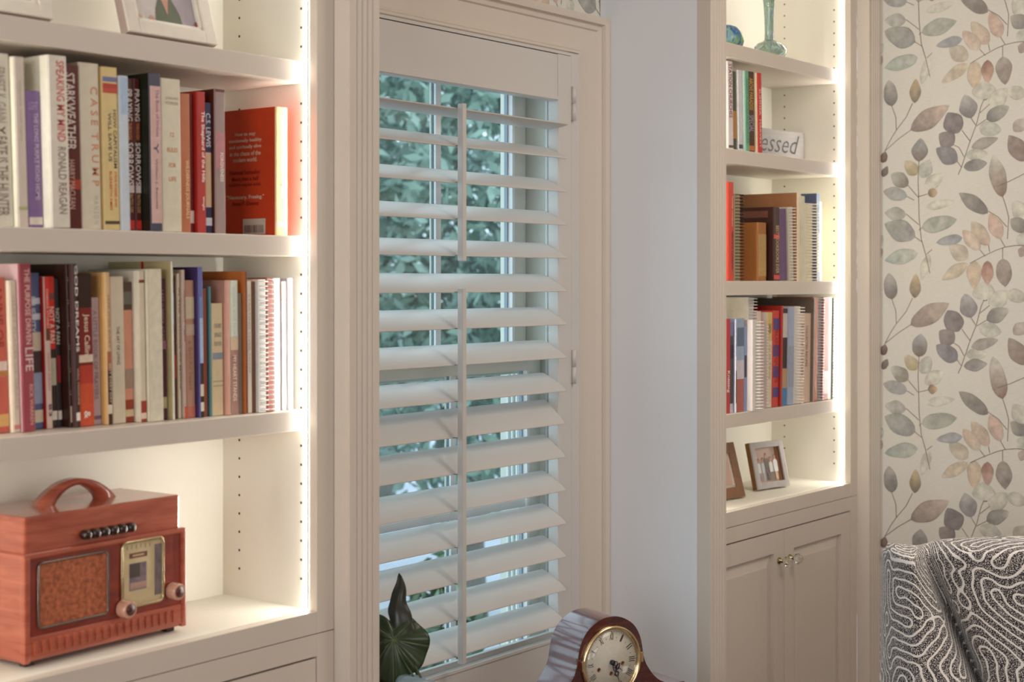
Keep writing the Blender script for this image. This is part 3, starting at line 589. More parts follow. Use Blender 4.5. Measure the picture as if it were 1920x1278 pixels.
B2('short cream book decorated with little blue bird', 420.5, 2.096, 568, (218, 198, 160), soft=True, bands=[(.50, .56, (140, 150, 160)), (.30, .31, (170, 160, 130)), (.26, .27, (170, 160, 130))], texts=[('THE BIRD', .78, .82, (150, 150, 140), .6, .5, 'h'), ('SINGS', .70, .74, (150, 150, 140), .6, .5, 'h'), ('FOR YOU', .62, .66, (150, 150, 140), .6, .5, 'h')])
B2('dusty pink hardcover behind the bird book', 433.5, 2.086, 525, (204, 152, 132), (206, 152, 136), dep=.16)
B2('mint topped paperback fading to brown with dotted letters', 449, 2.094, 525, (206, 214, 196), soft=True, bands=[(.0, .48, (164, 124, 112)), (.48, .58, (206, 180, 150))], texts=[('MY HEART STANDS', .1, .44, (226, 206, 186), .4), ('gentle and lowly', .55, .95, (190, 190, 196), .4)])
B2('thin grey paperback with black edge, shorter than neighbours', 456.5, 2.104, 549, (130, 118, 106), (50, 40, 40), soft=True)
B2('tall dark brown hardcover with bright orange cover', 464.5, 2.086, 508, (104, 44, 24), (212, 122, 62), dep=.16)
B2('narrow white paperback right of the dark brown hardcover', 474, 2.098, 526, (226, 220, 204), soft=True, texts=[('STARTING OVER NOW', .3, .9, (190, 170, 160), .3)])
B2('olive brown thin book with red streak', 480.5, 2.104, 527, (116, 76, 42), (190, 90, 70), soft=True)
GL = (238, 238, 232)
B2('white spiral notebook with thick pale plastic comb binding', 500.5, 2.088, 523, GL, soft=True, coil=(246, 246, 240), name='spiral_notebook', cat='notebook', bands=[(.05*i+.01, .05*i+.03, (196, 196, 194)) for i in range(19)])
B2('slim notebook with single white wire binding and brown covers', 514, 2.090, 520, (150, 84, 72), (140, 76, 60), soft=True, coil=(246, 246, 242), name='spiral_notebook', cat='notebook')
B2('pale grey booklet with white letters, third from right end', 527, 2.098, 521, (196, 192, 190), soft=True, texts=[('LEADING WELL', .45, .85, (246, 244, 232), .5), ('study guide', .1, .4, (236, 232, 228), .4)])
B2('grey booklet with brown square above blue lettering', 538.5, 2.100, 527, (160, 154, 156), soft=True, bands=[(.85, .98, (134, 76, 64)), (.02, .2, (150, 130, 126))], texts=[('Wholehearted', .42, .74, (110, 160, 190), .5)])
B2('grey paperback titled Becoming a King, right end of lower row', 551, 2.096, 521, (184, 178, 182), soft=True, texts=[('BECOMING A KING', .42, .84, (252, 250, 244), .62), ('MORGAN SNYDER', .16, .36, (236, 234, 232), .4)])

# right bookcase, upper row
R3 = Row(1.8555, 1363, 2.055, lambda x: 1.6, 'books on the upper row of the right bookcase')
B3 = lambda *a, **k: book(R3, *a, **k)
B3('tall white book with dark red capitals, leftmost on right upper row', 1376, 2.050, 115, (216, 208, 206), (236, 232, 220), xl=1366, texts=[('STATION CHURCHES', .36, .97, (130, 50, 54), .6)], bands=[(.02, .05, (90, 80, 84))])
B3('dark green food cookbook, thin, second on right upper row', 1382, 2.055, 134, (74, 76, 54), soft=True, bands=[(.15, .5, (176, 124, 60))])
B3('white paperback with black mark near its foot', 1393.5, 2.050, 132, (206, 204, 206), (222, 220, 212), soft=True, bands=[(.03, .08, (70, 74, 84))])
B3('mint green paperback on the right upper row', 1406, 2.042, 133, (112, 170, 138), (176, 190, 182), soft=True, texts=[('HAPPY PLACES AND FACES', .1, .9, (80, 140, 110), .5)])
B3('dark brown paperback with gold and grey letters', 1415.5, 2.046, 135, (74, 36, 24), (104, 110, 130), soft=True, texts=[('ABOVE PARADISE', .52, .92, (206, 160, 70), .6), ('SPECIAL', .25, .46, (160, 160, 176), .7)], bands=[(.02, .08, (190, 110, 60))])
B3('bright red paperback with white letters beside the blessed sign', 1430, 2.036, 137, (198, 46, 36), (222, 204, 170), soft=True, texts=[('SUMMER  HARVEST', .06, .80, (236, 196, 180), .4)])
# right bookcase, middle row
R4 = Row(1.502, 1362, 2.055, lambda x: 0.0, 'books on the middle row of the right bookcase')
B4 = lambda *a, **k: book(R4, *a, **k)
B4('tall red hardcover at left end of right middle row', 1376, 2.050, 341, (202, 66, 46), texts=[('HERITAGE COOKING', .12, .5, (110, 30, 30), .35, .72), ('family recipes', .55, .86, (230, 170, 150), .35, .72)])
B4('black comb bound cookbook with cream pages', 1388.5, 2.058, 363, (176, 160, 126), xl=1377, soft=True, coil=(24, 14, 10), name='spiral_notebook', cat='notebook')
B4('old worn brown leather bible with ribbed spine', 1437, 2.060, 417, (168, 112, 62), (176, 112, 56), xl=1421, rough=.6, bands=[(.08, .8, (184, 150, 96))], name='bible')
B4('dark brown hardcover with printed title over the leather bible', 1462, 2.046, 388, (66, 36, 30), (60, 26, 20), xl=1450.5, dep=.16, texts=[('BEST COOKBOOKS EVER', .1, .75, (206, 170, 130), .5, .6)], bands=[(.57, .63, (214, 80, 70)), (.02, .08, (206, 70, 60))], face=[(.1, .95, .86, .95, (120, 74, 60)), (.15, .9, .42, .74, (120, 92, 70))])
B4('orange and purple covered magazine leaning right', 1476.5, 2.056, 392, (110, 82, 120), (206, 190, 168), soft=True, lean=2.5, gap=.012, name='magazine', cat='magazine', face=[(0, .4, .05, .9, (222, 140, 60))])
B4('thin booklet with white wire binding, leaning against the tan book', 1489, 2.050, 388, (206, 196, 176), soft=True, lean=2.5, coil=(240, 240, 236), name='spiral_notebook', cat='notebook')
B4('tall tan cardboard slipcase volume with ivory spine', 1502.5, 2.040, 361, (226, 210, 178), (170, 118, 78), dep=.20, texts=[('wedding album', .4, .7, (190, 180, 150), .3, .7)])
B4('slim pale green booklet between tan and white books', 1509.5, 2.050, 367, (222, 220, 196), soft=True)
B4('white notebook with rippled cream plastic spine', 1524, 2.052, 381, (232, 224, 200), soft=True, coil=(244, 238, 214), name='spiral_notebook', cat='notebook')
B4('tall blue covered book with spine fading to white', 1537.5, 2.038, 362, (236, 240, 240), (92, 104, 136), dep=.17, bands=[(.55, .8, (170, 206, 224)), (.8, 1.0, (150, 190, 232)), (0, .1, (180, 196, 232))])
B4('thin ivory booklet at right end of right middle row', 1541.5, 2.052, 378, (240, 236, 200), soft=True)
# right bookcase, lower row
R5 = Row(1.147, 1358, 2.045, lambda x: -1.6 if x > 1440 else -0.4, 'books on the lower row of the right bookcase')
B5 = lambda *a, **k: book(R5, *a, **k)
B5('narrow red paperback with white lettering, left end of right lower row', 1369.5, 2.040, 597, (178, 56, 62), soft=True, texts=[('Knitting', .22, .45, (240, 230, 226), .7)])
B5('dark floral magazine next to the narrow red paperback', 1375, 2.044, 604, (84, 70, 58), soft=True, bands=[(.0, .1, (206, 200, 206)), (.6, .75, (60, 20, 24)), (.85, 1, (130, 120, 160))], name='magazine', cat='magazine')
B5('light blue edged magazine over a green photo', 1381.5, 2.038, 598, (216, 214, 216), (150, 160, 196), soft=True, bands=[(.6, 1.0, (170, 180, 214)), (.1, .45, (110, 104, 84))], name='magazine', cat='magazine')
B5('blue flowered magazine with red pattern at its foot', 1395, 2.042, 596, (150, 172, 196), soft=True, bands=[(.0, .35, (176, 92, 84)), (.35, .55, (206, 200, 208)), (.7, .9, (90, 108, 130))], name='magazine', cat='magazine')
B5('thin navy edged booklet beside the glossy white binder', 1400, 2.042, 612, (130, 150, 190), soft=True, bands=[(.4, .66, (34, 30, 48))])
B5('glossy white binder with rounded spine sticking out over the shelf', 1417, 2.026, 599, (226, 218, 208), (206, 196, 192), soft=True, rough=.25, name='ring_binder', cat='binder')
B5('thin white wire bound pad pressed against the glossy binder', 1423, 2.038, 600, (206, 200, 190), soft=True, coil=(240, 240, 236), name='spiral_notebook', cat='notebook')
B5('tall white wire bound album, its blank cover showing above the magazines', 1413, 2.072, 557, (206, 204, 196), (230, 224, 208), soft=True, dep=.17, coil=(232, 234, 232), name='spiral_notebook', cat='notebook')
B5('cream box book with small dark square on its cover', 1427, 2.060, 583, (226, 204, 188), (220, 196, 180), dep=.13, face=[(.1, .5, .8, .92, (74, 40, 24))])
B5('white wire bound cookbook in front of the yellow book', 1434.5, 2.042, 610, (216, 200, 190), soft=True, coil=(244, 240, 236), name='spiral_notebook', cat='notebook')
B5('pale yellow paperback with green lettering', 1446.5, 2.046, 585, (214, 186, 120), (222, 200, 190), soft=True, bands=[(.0, .7, (222, 204, 176))], texts=[('GARDEN', .78, .88, (110, 100, 60), .5), ('QUILTING', .3, .66, (190, 170, 110), .5)])
B5('red quilted pattern book with purple blocks on spine', 1459.5, 2.044, 582, (204, 72, 60), bands=[(.80, .92, (84, 70, 130)), (.52, .64, (84, 70, 130)), (.30, .42, (84, 70, 130)), (.10, .20, (84, 70, 130))], texts=[('BLOCK QUILTS', .25, .8, (150, 30, 40), .5)])
B5('plain deep red hardcover beside the quilt book', 1467, 2.038, 573, (176, 46, 34), (160, 36, 26), dep=.16)
B5('narrow black and white booklet with blue foot', 1475, 2.046, 578, (54, 30, 24), (206, 196, 206), soft=True, bands=[(.0, .18, (72, 130, 180)), (.18, .38, (190, 150, 110)), (.70, .95, (206, 196, 190))])
B5('slate blue paperback with thin black stripe', 1488, 2.042, 575, (160, 170, 196), (190, 194, 206), soft=True, bands=[(.18, .6, (150, 156, 176))])
B5('white wire bound magazine with tan cover corner', 1499, 2.042, 574, (214, 204, 190), (206, 176, 150), soft=True, coil=(240, 238, 230), name='spiral_notebook', cat='notebook')
B5('cream pink paperback with two lines of small brown letters', 1519, 2.048, 587, (220, 192, 172), soft=True, texts=[('SECRETS OF THE KITCHEN', .3, .88, (140, 100, 90), .2, .3), ('COLLECTED RECIPES', .4, .86, (140, 100, 90), .16, .65)])
B5('tall grey album behind the row, edge showing', 1524.5, 2.038, 559, (166, 160, 152), (120, 104, 90), dep=.20)
B5('rust orange hardcover on the right lower row', 1532.5, 2.044, 557, (186, 106, 70), (176, 100, 66))
B5('grey wire bound pad between the rust and brown books', 1539, 2.046, 557, (130, 130, 132), soft=True, coil=(226, 224, 222), name='spiral_notebook', cat='notebook')
B5('brown red hardcover with small pale label low on spine', 1553, 2.042, 557, (162, 88, 74), bands=[(.06, .28, (206, 168, 168))])
B5('cream slim paperback second from the right end', 1558.5, 2.044, 557, (232, 220, 190), soft=True)
B5('grey green wire bound book at right end of the lower row', 1565.5, 2.040, 558, (150, 160, 148), soft=True, coil=(150, 156, 150), name='spiral_notebook', cat='notebook')
B5b = Row(1.147, 1358, 2.09, lambda x: 0, None)

# ------------------------------------------------------------------ picture frames
SKIN = M((214, 160, 140), .5)
def frame(label, loc, rotz, w, h, border, thick, lean, mf, ms, prints, back=True, inner=None, name='picture_frame', bead=None):
    """origin at the lower front left corner; frame leans back by lean; prints = list of (polygon in 0..1, material)"""
    root = empty(name, loc, (0, 0, rotz)); tag(root, label, 'picture frame')
    T = Matrix.Translation((0, 0, thick*math.sin(lean)+0.0006)) @ Matrix.Rotation(-lean, 4, 'X'); f = MB()
    def bb(a, b, c, d, e, g, m, bv=0.0015): f.box(a, b, c, d, e, g, m, bv, T)
    for a, b, e, g in ((0, border, 0, h), (w-border, w, 0, h), (border, w-border, 0, border), (border, w-border, h-border, h)):
        bb(a, b, 0, 0.005, e, g, mf)
        bb(a, b, 0.0045, thick, e, g, ms, 0.0005)
    if inner:
        i0 = border; q = 0.006
        for a, b, e, g in ((i0, i0+q, i0, h-i0), (w-i0-q, w-i0, i0, h-i0), (i0, w-i0, i0, i0+q), (i0, w-i0, h-i0-q, h-i0)): bb(a, b, 0.004, thick, e, g, inner, .001)
    f.box(0.0015, w-0.0015, thick-0.003, thick+0.001, 0.0015, h-0.0015, ms, 0, T)
    f.build('frame', root)
    p = MB(); yy = thick*0.55; iw = w-2*border; ih = h-2*border
    for k, (poly, m) in enumerate(prints):
        p.raw([(border+iw*a, yy-0.0003*k, border+ih*b) for a, b in poly], [tuple(range(len(poly)))], m, False, T)
    p.build('photograph', root)
    g = MB(); g.box(border, w-border, yy-0.0055, yy-0.0045, border, h-border, pane_mat((0.99, 0.99, 0.98)), 0, T); g.build('glass', root)
    s = MB(); y0 = thick+0.002; top = T @ Vector((w/2, y0, h*0.6)); s.prism([(w/2-0.015, 0), (w/2+0.015, 0), (w/2+0.010, 1), (w/2-0.010, 1)], 0, 1, ms) if False else None
    s.tube([(w/2, top.y+0.035, 0.0035), (w/2, top.y+0.001, top.z)], 0.003, ms, 8); s.build('easel_leg', root)
    return root
def blob(cx, cy, rx, ry, n=14): return [(cx+rx*math.cos(2*math.pi*k/n), cy+ry*math.sin(2*math.pi*k/n)) for k in range(n)]
WF = M((226, 218, 204), .35); WF2 = M((180, 160, 150), .4)
bgp = M((186, 170, 160), .4, var=.1); grn = M((96, 104, 84), .5, var=.15); wsh = M((222, 214, 214), .5, var=.06); lav = M((186, 176, 188), .5, var=.08)
# large white frame on the top shelf
p0 = at(243, 57, 2.040); p1 = at(409, 84, 2.040)
frame('large white picture frame with portrait, on the top shelf of left bookcase', (p0.x, 2.040, 1.9068), 0, p1.x-p0.x, 0.24, 0.024, 0.022, math.radians(17), WF, WF2,
      [([(0, 0), (1, 0), (1, 1), (0, 1)], bgp), ([(0, 0), (.36, 0), (.42, .24), (.3, .42), (.05, .46), (0, .4)], wsh), ([(.64, 0), (.97, 0), (1, .34), (.84, .44), (.62, .3)], lav),
       ([(.32, .0), (.74, 0), (.72, .14), (.62, .30), (.44, .30), (.36, .16)], grn), ([(.44, .34), (.60, .34), (.53, .12)], SKIN), (blob(.52, .44, .09, .12), SKIN), ([(.04, .0), (.12, .0), (.09, .10)], SKIN), ([(.22, .0), (.34, .0), (.30, .08), (.25, .09)], SKIN),
       ([(.12, .02), (.18, .02), (.14, .12)], M((232, 228, 210), .5)), ([(.92, .0), (.97, .0), (.95, .10), (.92, .08)], M((150, 50, 44), .5))], inner=M((236, 230, 214), .3))
p1 = at(101, 38, 2.040); wa = 0.20
frame('white picture frame at the left edge of the top shelf, mostly out of view', (p1.x-wa, 2.040, 1.9068), 0, wa, 0.25, 0.022, 0.022, math.radians(14), WF, WF2,
      [([(0, 0), (1, 0), (1, 1), (0, 1)], M((108, 92, 70), .5, var=.2)), (blob(.5, .4, .2, .4), M((140, 150, 160), .5)), (blob(.5, .75, .1, .14), SKIN)], inner=M((236, 230, 214), .3))
# silver frame with five people
b0 = at(1422, 919, 2.128); ph = [([(0, 0), (1, 0), (1, 1), (0, 1)], M((206, 176, 164), .4, var=.06)), ([(.86, 0), (1, 0), (1, 1), (.86, 1)], M((140, 84, 50), .4))]
for cx_, tp, cshirt, cl_ in ((.14, .66, (214, 220, 220), (150, 140, 140)), (.31, .68, (190, 196, 200), (170, 176, 180)), (.44, .80, (96, 84, 84), (80, 70, 74)), (.60, .68, (222, 220, 216), (130, 120, 116)), (.77, .74, (214, 218, 214), (206, 184, 150))):
    ph.append(([(cx_-.05, .05), (cx_+.05, .05), (cx_+.055, .35), (cx_-.055, .35)], M(cl_, .5))); ph.append(([(cx_-.08, .28), (cx_+.08, .28), (cx_+.085, tp-.16), (cx_+.04, tp-.1), (cx_-.04, tp-.1), (cx_-.085, tp-.16)], M(cshirt, .5)))
    ph.append((blob(cx_, tp-.01, .042, .062), M((84, 58, 44), .5))); ph.append((blob(cx_, tp-.035, .034, .058), M((196, 132, 108), .5)))
frame('silver picture frame showing five people standing, on right bookcase counter', (b0.x, 2.128, 0.8955), math.radians(-9.8), 0.150, 0.136, 0.018, 0.020, math.radians(13), M((176, 170, 168), .35, metal=.2), M((120, 78, 36), .4), ph)
b1 = at(1395.5, 931, 2.10)
frame('brown wooden picture frame half hidden behind the fluted post', (b1.x-0.15*math.cos(.12), 2.095+0.018, 0.8955), math.radians(-7), 0.15, 0.155, 0.030, 0.014, math.radians(16), M((122, 84, 54), .45, var=.1), M((90, 60, 40), .6),
      [([(0, 0), (1, 0), (1, 1), (0, 1)], M((196, 160, 146), .4)), (blob(.5, .5, .2, .35), M((150, 84, 76), .4))], inner=M((206, 200, 190), .3, metal=.3))

# blessed sign
sg = empty('blessed_sign', (rr(1392)*2.17, 2.176, 1.8560), (0, 0, math.radians(-4))); tag(sg, 'small grey wooden block sign with black script word blessed', 'sign')
wS = (rr(1497)*2.17-rr(1392)*2.17)/math.cos(math.radians(4)); hS = zz(1480, 248, 2.17)-1.8560
MB().box(0, wS, 0, 0.022, 0, hS, M((158, 153, 150), .7, var=.08, scale=14, stretch=(1, 1, 8)), .0012).build('block', sg)
t = MB(); put_text(t, 'Blessed', (wS*.50, -0.0008, hS*.60), (1, 0, 0), (0, 0, 1), wS*.84, hS*.58, M((60, 58, 60), .6), bold=-0.004, shear=.38); t.build('lettering', sg)

# ------------------------------------------------------------------ glass pieces on the right top shelf
def swirl(name, cols, tr=.75):
    m = bpy.data.materials.new(name); m.use_nodes = True; nt = m.node_tree; p = nt.nodes['Principled BSDF']
    tc = nt.nodes.new('ShaderNodeTexCoord'); mp = nt.nodes.new('ShaderNodeMapping'); mp.inputs['Scale'].default_value = (1, 1, .35)
    w = nt.nodes.new('ShaderNodeTexNoise'); w.inputs['Scale'].default_value = 55; w.inputs['Distortion'].default_value = 1.5; rp = nt.nodes.new('ShaderNodeValToRGB')
    nt.links.new(tc.outputs['Object'], mp.inputs[0]); nt.links.new(mp.outputs[0], w.inputs['Vector']); nt.links.new(w.outputs[0], rp.inputs[0]); nt.links.new(rp.outputs[0], p.inputs['Base Color'])
    el = rp.color_ramp.elements; el[0].color = lin(cols[0])+(1,); el[0].position = .3; el[1].color = lin(cols[-1])+(1,); el[1].position = .72
    for k, c in enumerate(cols[1:-1]): e = el.new(.3+.42*(k+1)/(len(cols)-1)); e.color = lin(c)+(1,)
    p.inputs['Transmission Weight'].default_value = tr; p.inputs['Roughness'].default_value = .06; p.inputs['IOR'].default_value = 1.4; return m
vs_ = empty('glass_vase', (rr(1446)*2.078, 2.078, 2.1385)); tag(vs_, 'green blue swirled glass bud vase with long neck on the top right shelf', 'vase')
v = MB(); SW = swirl('vase_glass', [(150, 176, 196), (214, 228, 232), (176, 200, 182), (238, 244, 244)], .92)
prof = [(0, 0.002), (.026, 0), (.040, .006), (.046, .018), (.044, .030), (.034, .040), (.020, .045), (.0135, .050), (.0125, .07), (.0135, .11), (.016, .15), (.021, .19), (.024, .20), (.022, .20), (.014, .15), (.011, .10), (.010, .06), (.010, .048), (.018, .036), (.036, .024), (.037, .014), (.02, .006), (0, .006)]
vs2 = []; fs2 = []; seg = 36; n = len(prof)
for i in range(seg):
    a = 2*math.pi*i/seg
    for r_, z in prof:
        rip = 1+0.03*math.sin(6*a+z*30); vs2.append((r_*rip*math.cos(a)-0.010*min(1, z/.05)-z*0.02, r_*rip*math.sin(a), z))
for i in range(seg):
    for k in range(n-1): j = (i+1) % seg; fs2.append((i*n+k, j*n+k, j*n+k+1, i*n+k+1))
v.raw(vs2, fs2, SW, True); v.build('body', vs_)
pw = MB(); SB = swirl('orb_glass', [(40, 60, 150), (70, 120, 190), (150, 190, 110), (120, 150, 210)], .55)
pw.lathe([(0, 0), (.030, 0), (.042, .008), (.046, .022), (.040, .042), (.026, .058), (.010, .064), (0, .065)], SB, 32)
po = pw.build('glass_paperweight', None, (rr(1364)*2.09, 2.09, 2.1385)); tag(po, 'blue domed glass paperweight peeking past the fluted post on top shelf', 'paperweight')

# ------------------------------------------------------------------ tabletop radio
XA = rr(46)*2.056; XB = rr(346)*2.072; rw = math.hypot(XB-XA, .016); ra = math.atan2(.014, XB-XA)
rad = empty('table_radio', (XA, 2.056, 0.8955), (0, 0, ra)); tag(rad, 'vintage reddish brown wooden tabletop radio with arched top handle', 'radio')
def wood(c1, c2, nm, sc=9, rough=.28, st=(1, 1, 7)):
    m = bpy.data.materials.new(nm); m.use_nodes = True; nt = m.node_tree; p = nt.nodes['Principled BSDF']
    tc = nt.nodes.new('ShaderNodeTexCoord'); mp = nt.nodes.new('ShaderNodeMapping'); mp.inputs['Scale'].default_value = st
    w = nt.nodes.new('ShaderNodeTexNoise'); w.inputs['Scale'].default_value = sc; w.inputs['Detail'].default_value = 6; w.inputs['Distortion'].default_value = .8; rp = nt.nodes.new('ShaderNodeValToRGB')
    nt.links.new(tc.outputs['Object'], mp.inputs[0]); nt.links.new(mp.outputs[0], w.inputs['Vector']); nt.links.new(w.outputs[0], rp.inputs[0]); nt.links.new(rp.outputs[0], p.inputs['Base Color'])
    rp.color_ramp.elements[0].position = .3; rp.color_ramp.elements[1].position = .7
    rp.color_ramp.elements[0].color = lin(c1)+(1,); rp.color_ramp.elements[1].color = lin(c2)+(1,); p.inputs['Roughness'].default_value = rough
    p.inputs['Coat Weight'].default_value = 1; p.inputs['Coat Roughness'].default_value = .1; return m
RW = wood((152, 66, 46), (186, 98, 72), 'radio_wood'); RW2 = wood((110, 32, 20), (150, 52, 34), 'radio_dark_wood', 14, st=(1, 1, 2)); RD = M((48, 22, 14), .5)
dp = 0.165; zb = 0.008; zt = 0.236; zl = 0.178
c = MB(); c.box(0, rw, 0.004, dp, zb, zl, RW, .006); c.box(0.006, rw-0.006, 0.008, dp-0.004, zl-0.002, zt, RW, .004)
c.box(-0.001, rw+0.001, -0.001, 0.010, zl-0.008, zl+0.001, RW, .003); c.box(-.001, .010, -.002, .01, zb, zl-0.004, RW, .003); c.box(rw-.010, rw+.001, -.002, .01, zb, zl-0.004, RW, .003)
c.build('cabinet', rad)
MB().box(0.010, rw-0.010, 0.002, 0.005, 0.048, zl-0.008, RW2).build('front_panel', rad)
c = MB(); c.box(0.010, rw-0.010, -0.001, 0.006, 0.014, 0.048, RW, .001)
n = 20
for k in range(n):
    x = 0.016+(rw-0.032)*k/n; c.box(x, x+0.0075, -0.0038, 0.001, 0.020, 0.041, RW, .0008); c.box(x+0.0085, x+.0135, -0.0025, 0.001, 0.020, 0.030, RW, .0008)
c.build('carved_frieze', rad)
def rrect(x0, x1, z0, z1, r_, n=5):
    pts = []
    for cx_, cz_, a0 in ((x1-r_, z1-r_, 0), (x0+r_, z1-r_, 90), (x0+r_, z0+r_, 180), (x1-r_, z0+r_, 270)):
        for k in range(n+1): a = math.radians(a0+90*k/n); pts.append((cx_+r_*math.cos(a), cz_+r_*math.sin(a)))
    return pts
gx0, gx1, gz0, gz1 = 0.026, 0.164, 0.060, 0.162
GR = M((168, 92, 60), .8, var=.45, scale=130, bump=.6)
g = MB(); g.prism(rrect(gx0, gx1, gz0, gz1, .006), 0.0005, 0.004, GR, axis='y'); g.build('speaker_cloth', rad)
g = MB(); g.tube([(a, -0.0005, b) for a, b in rrect(gx0, gx1, gz0, gz1, .008)], .0020, M((120, 112, 104), .25, metal=.8), 8, closed=True); g.build('grille_frame', rad)
dx0, dx1, dz0, dz1 = 0.194, 0.283, 0.062, 0.170
g = MB(); g.prism(rrect(dx0, dx1, dz0, dz1, .008), 0.0008, 0.004, M((214, 192, 150), .5, var=.1), axis='y')
def rq(a, b, c_, d_, m, k=1): g.raw([(dx0+(dx1-dx0)*a, .0008-.0002*k, dz0+(dz1-dz0)*c_), (dx0+(dx1-dx0)*b, .0008-.0002*k, dz0+(dz1-dz0)*c_), (dx0+(dx1-dx0)*b, .0008-.0002*k, dz0+(dz1-dz0)*d_), (dx0+(dx1-dx0)*a, .0008-.0002*k, dz0+(dz1-dz0)*d_)], [(0, 1, 2, 3)], m)
BRN = M((112, 60, 46), .5); rq(.18, .62, .74, .82, BRN); rq(.26, .54, .765, .795, M((206, 170, 130), .5), 2); rq(.18, .60, .24, .66, M((128, 108, 120), .5, var=.3, scale=90)); rq(.18, .44, .44, .66, M((70, 56, 50), .5), 2)
rq(.20, .60, .26, .36, M((190, 150, 140), .5, var=.2), 2); rq(.80, .97, .1, .9, M((120, 106, 110), .4, var=.3, scale=60))
for k in range(6): rq(.12+.11*k, .14+.11*k, .88, .95, M((150, 120, 80), .5), 2)
g.build('dial_card', rad)
g = MB(); g.tube([(a, -0.001, b) for a, b in rrect(dx0, dx1, dz0, dz1, .010)], .0026, M((196, 178, 140), .2, metal=.8), 8, closed=True); g.build('dial_frame', rad)
g = MB(); g.prism(rrect(dx0+.001, dx1-.001, dz0+.001, dz1-.001, .008), -0.0012, -0.0004, pane_mat((0.99, 0.99, 0.98)), axis='y'); g.build('dial_glass', rad)
for kx, kz in ((0.196, 0.062), (0.304, 0.074)):
    k = MB(); MT = Matrix.Translation((kx, 0.0015, kz)) @ Matrix.Rotation(math.pi/2, 4, 'X')
    k.lathe([(0, 0), (.0145, 0), (.0155, .003), (.0145, .014), (.0138, .020), (.0122, .0215), (.0092, .0205), (0, .020)], M((196, 146, 124), .15, coat=1), 28, MT)
    k.lathe([(0, .0206), (.0094, .0208), (.0094, .0212), (0, .0214)], M((84, 34, 24), .3), 24, MT); k.build('knob', rad)
for k in range(6):
    q = MB(); x = 0.119+k*0.0185; q.lathe([(0, 0), (.0078, 0), (.0085, .004), (.0078, .012), (.006, .014), (0, .014)], M((44, 22, 16), .25, coat=.6), 20, Matrix.Translation((x, 0.006, 0.195)) @ Matrix.Rotation(math.pi/2, 4, 'X')); q.build('push_button', rad)
h = MB(); hx0, hx1, hy = 0.088, 0.246, 0.088
for s in range(2): pass
top_ = []; n = 18
pts_o = [(hx0+(hx1-hx0)*k/n, zt-0.001+0.040*math.sin(math.pi*k/n)**.75) for k in range(n+1)]
pts_i = [(hx0+0.030+(hx1-hx0-0.060)*k/n, zt-0.001+0.030*math.sin(math.pi*k/n)**.7) for k in range(n+1)]
vs3 = []; fs3 = []
for (ax, az), (bx_, bz_) in zip(pts_o, pts_i):
    vs3 += [(ax, hy-.013, az), (ax, hy+.013, az), (bx_, hy+.011, bz_), (bx_, hy-.011, bz_)]
for k in range(n):
    for q in range(4): a = k*4+q; b_ = k*4+(q+1) % 4; fs3.append((a, b_, b_+4, a+4))
h.raw(vs3, fs3, RW, True); h.build('handle', rad)
for x in (0.012, rw-0.03):
    for y in (0.014, dp-.03): MB().box(x, x+.018, y, y+.016, 0, zb+.001, RD, .002).build('foot', rad)

# ------------------------------------------------------------------ mantel clock on a side table
dcl = 3.30; cc_ = atd(1144, 1240, dcl); crot = math.radians(-19)
TBZ = cc_.z-0.142
tbl = empty('side_table', (2.60, 1.83, 0)); tag(tbl, 'low dark wooden table holding the clock and plant below the window', 'table')
TW = wood((60, 30, 20), (96, 52, 34), 'table_wood', 8, .3)
x0, x1, y0, y1 = 2.20, 3.02, 1.66, 2.00
o = MB().box(x0-2.60, x1-2.60, y0-1.83, y1-1.83, TBZ-0.028, TBZ-0.0008, TW, .004).build('table_top', tbl)
for a in (x0+.03, x1-.06):
    for b_ in (y0+.03, y1-.06): MB().box(a-2.60, a+.03-2.60, b_-1.83, b_+.03-1.83, 0, TBZ-0.0285, TW, .003).build('leg', tbl)
ck = empty('mantel_clock', (cc_.x, cc_.y, TBZ), (0, 0, crot)); tag(ck, 'dark mahogany arched mantel clock with brass bezel and roman numerals', 'clock')
MH = wood((64, 20, 16), (92, 34, 28), 'clock_mahogany', 10, .16); MH_SHEEN = wood((96, 56, 60), (124, 78, 80), 'clock_case_sheen', 6, .22)  # case wood is a paler mahogany with bluish sky reflection in its colour
half = [(0, .096), (.020, .094), (.040, .0865), (.058, .075), (.071, .060), (.080, .042), (.085, .022), (.089, 0), (.095, -.016), (.104, -.030), (.118, -.047), (.137, -.061), (.162, -.069), (.203, -.072)]
Z0 = 0.142
def cr2(pts, t):
    i = min(int(t), len(pts)-2); f = t-i; p0 = pts[max(i-1, 0)] if i else (-pts[1][0], pts[1][1]); p1 = pts[i]; p2 = pts[i+1]; p3 = pts[min(i+2, len(pts)-1)]
    return tuple(0.5*((2*b)+(-a+c)*f+(2*a-5*b+4*c-d)*f*f+(-a+3*b-3*c+d)*f**3) for a, b, c, d in zip(p0, p1, p2, p3))
half = [cr2(half, k/5) for k in range(5*(len(half)-1))]+[half[-1]]
outl = [(x, Z0+z) for x, z in half]+[(.203, .018)]; full = outl+[(-x, z) for x, z in outl[::-1]][:-1]
full = full[:-0] if False else full
c = MB(); c.prism(full, 0.004, 0.105, MH_SHEEN, axis='y', smooth=True); c.build('case', ck)
c = MB(); c.prism([(x*1.012, z+(.001 if z > .03 else 0)) for x, z in full], -0.002, 0.004, MH, axis='y'); c.build('front_board', ck)
MB().box(-.212, .212, -.012, .112, 0, .018, MH, .005).build('plinth', ck)
MTD = Matrix.Translation((0, -0.002, Z0)) @ Matrix.Rotation(math.pi/2, 4, 'X')
DW = M((214, 208, 196), .45, var=.02, scale=30)
c = MB(); c.lathe([(0, 0.0002), (.069, .0002), (.069, .0022), (0, .0022)], DW, 64, MTD)
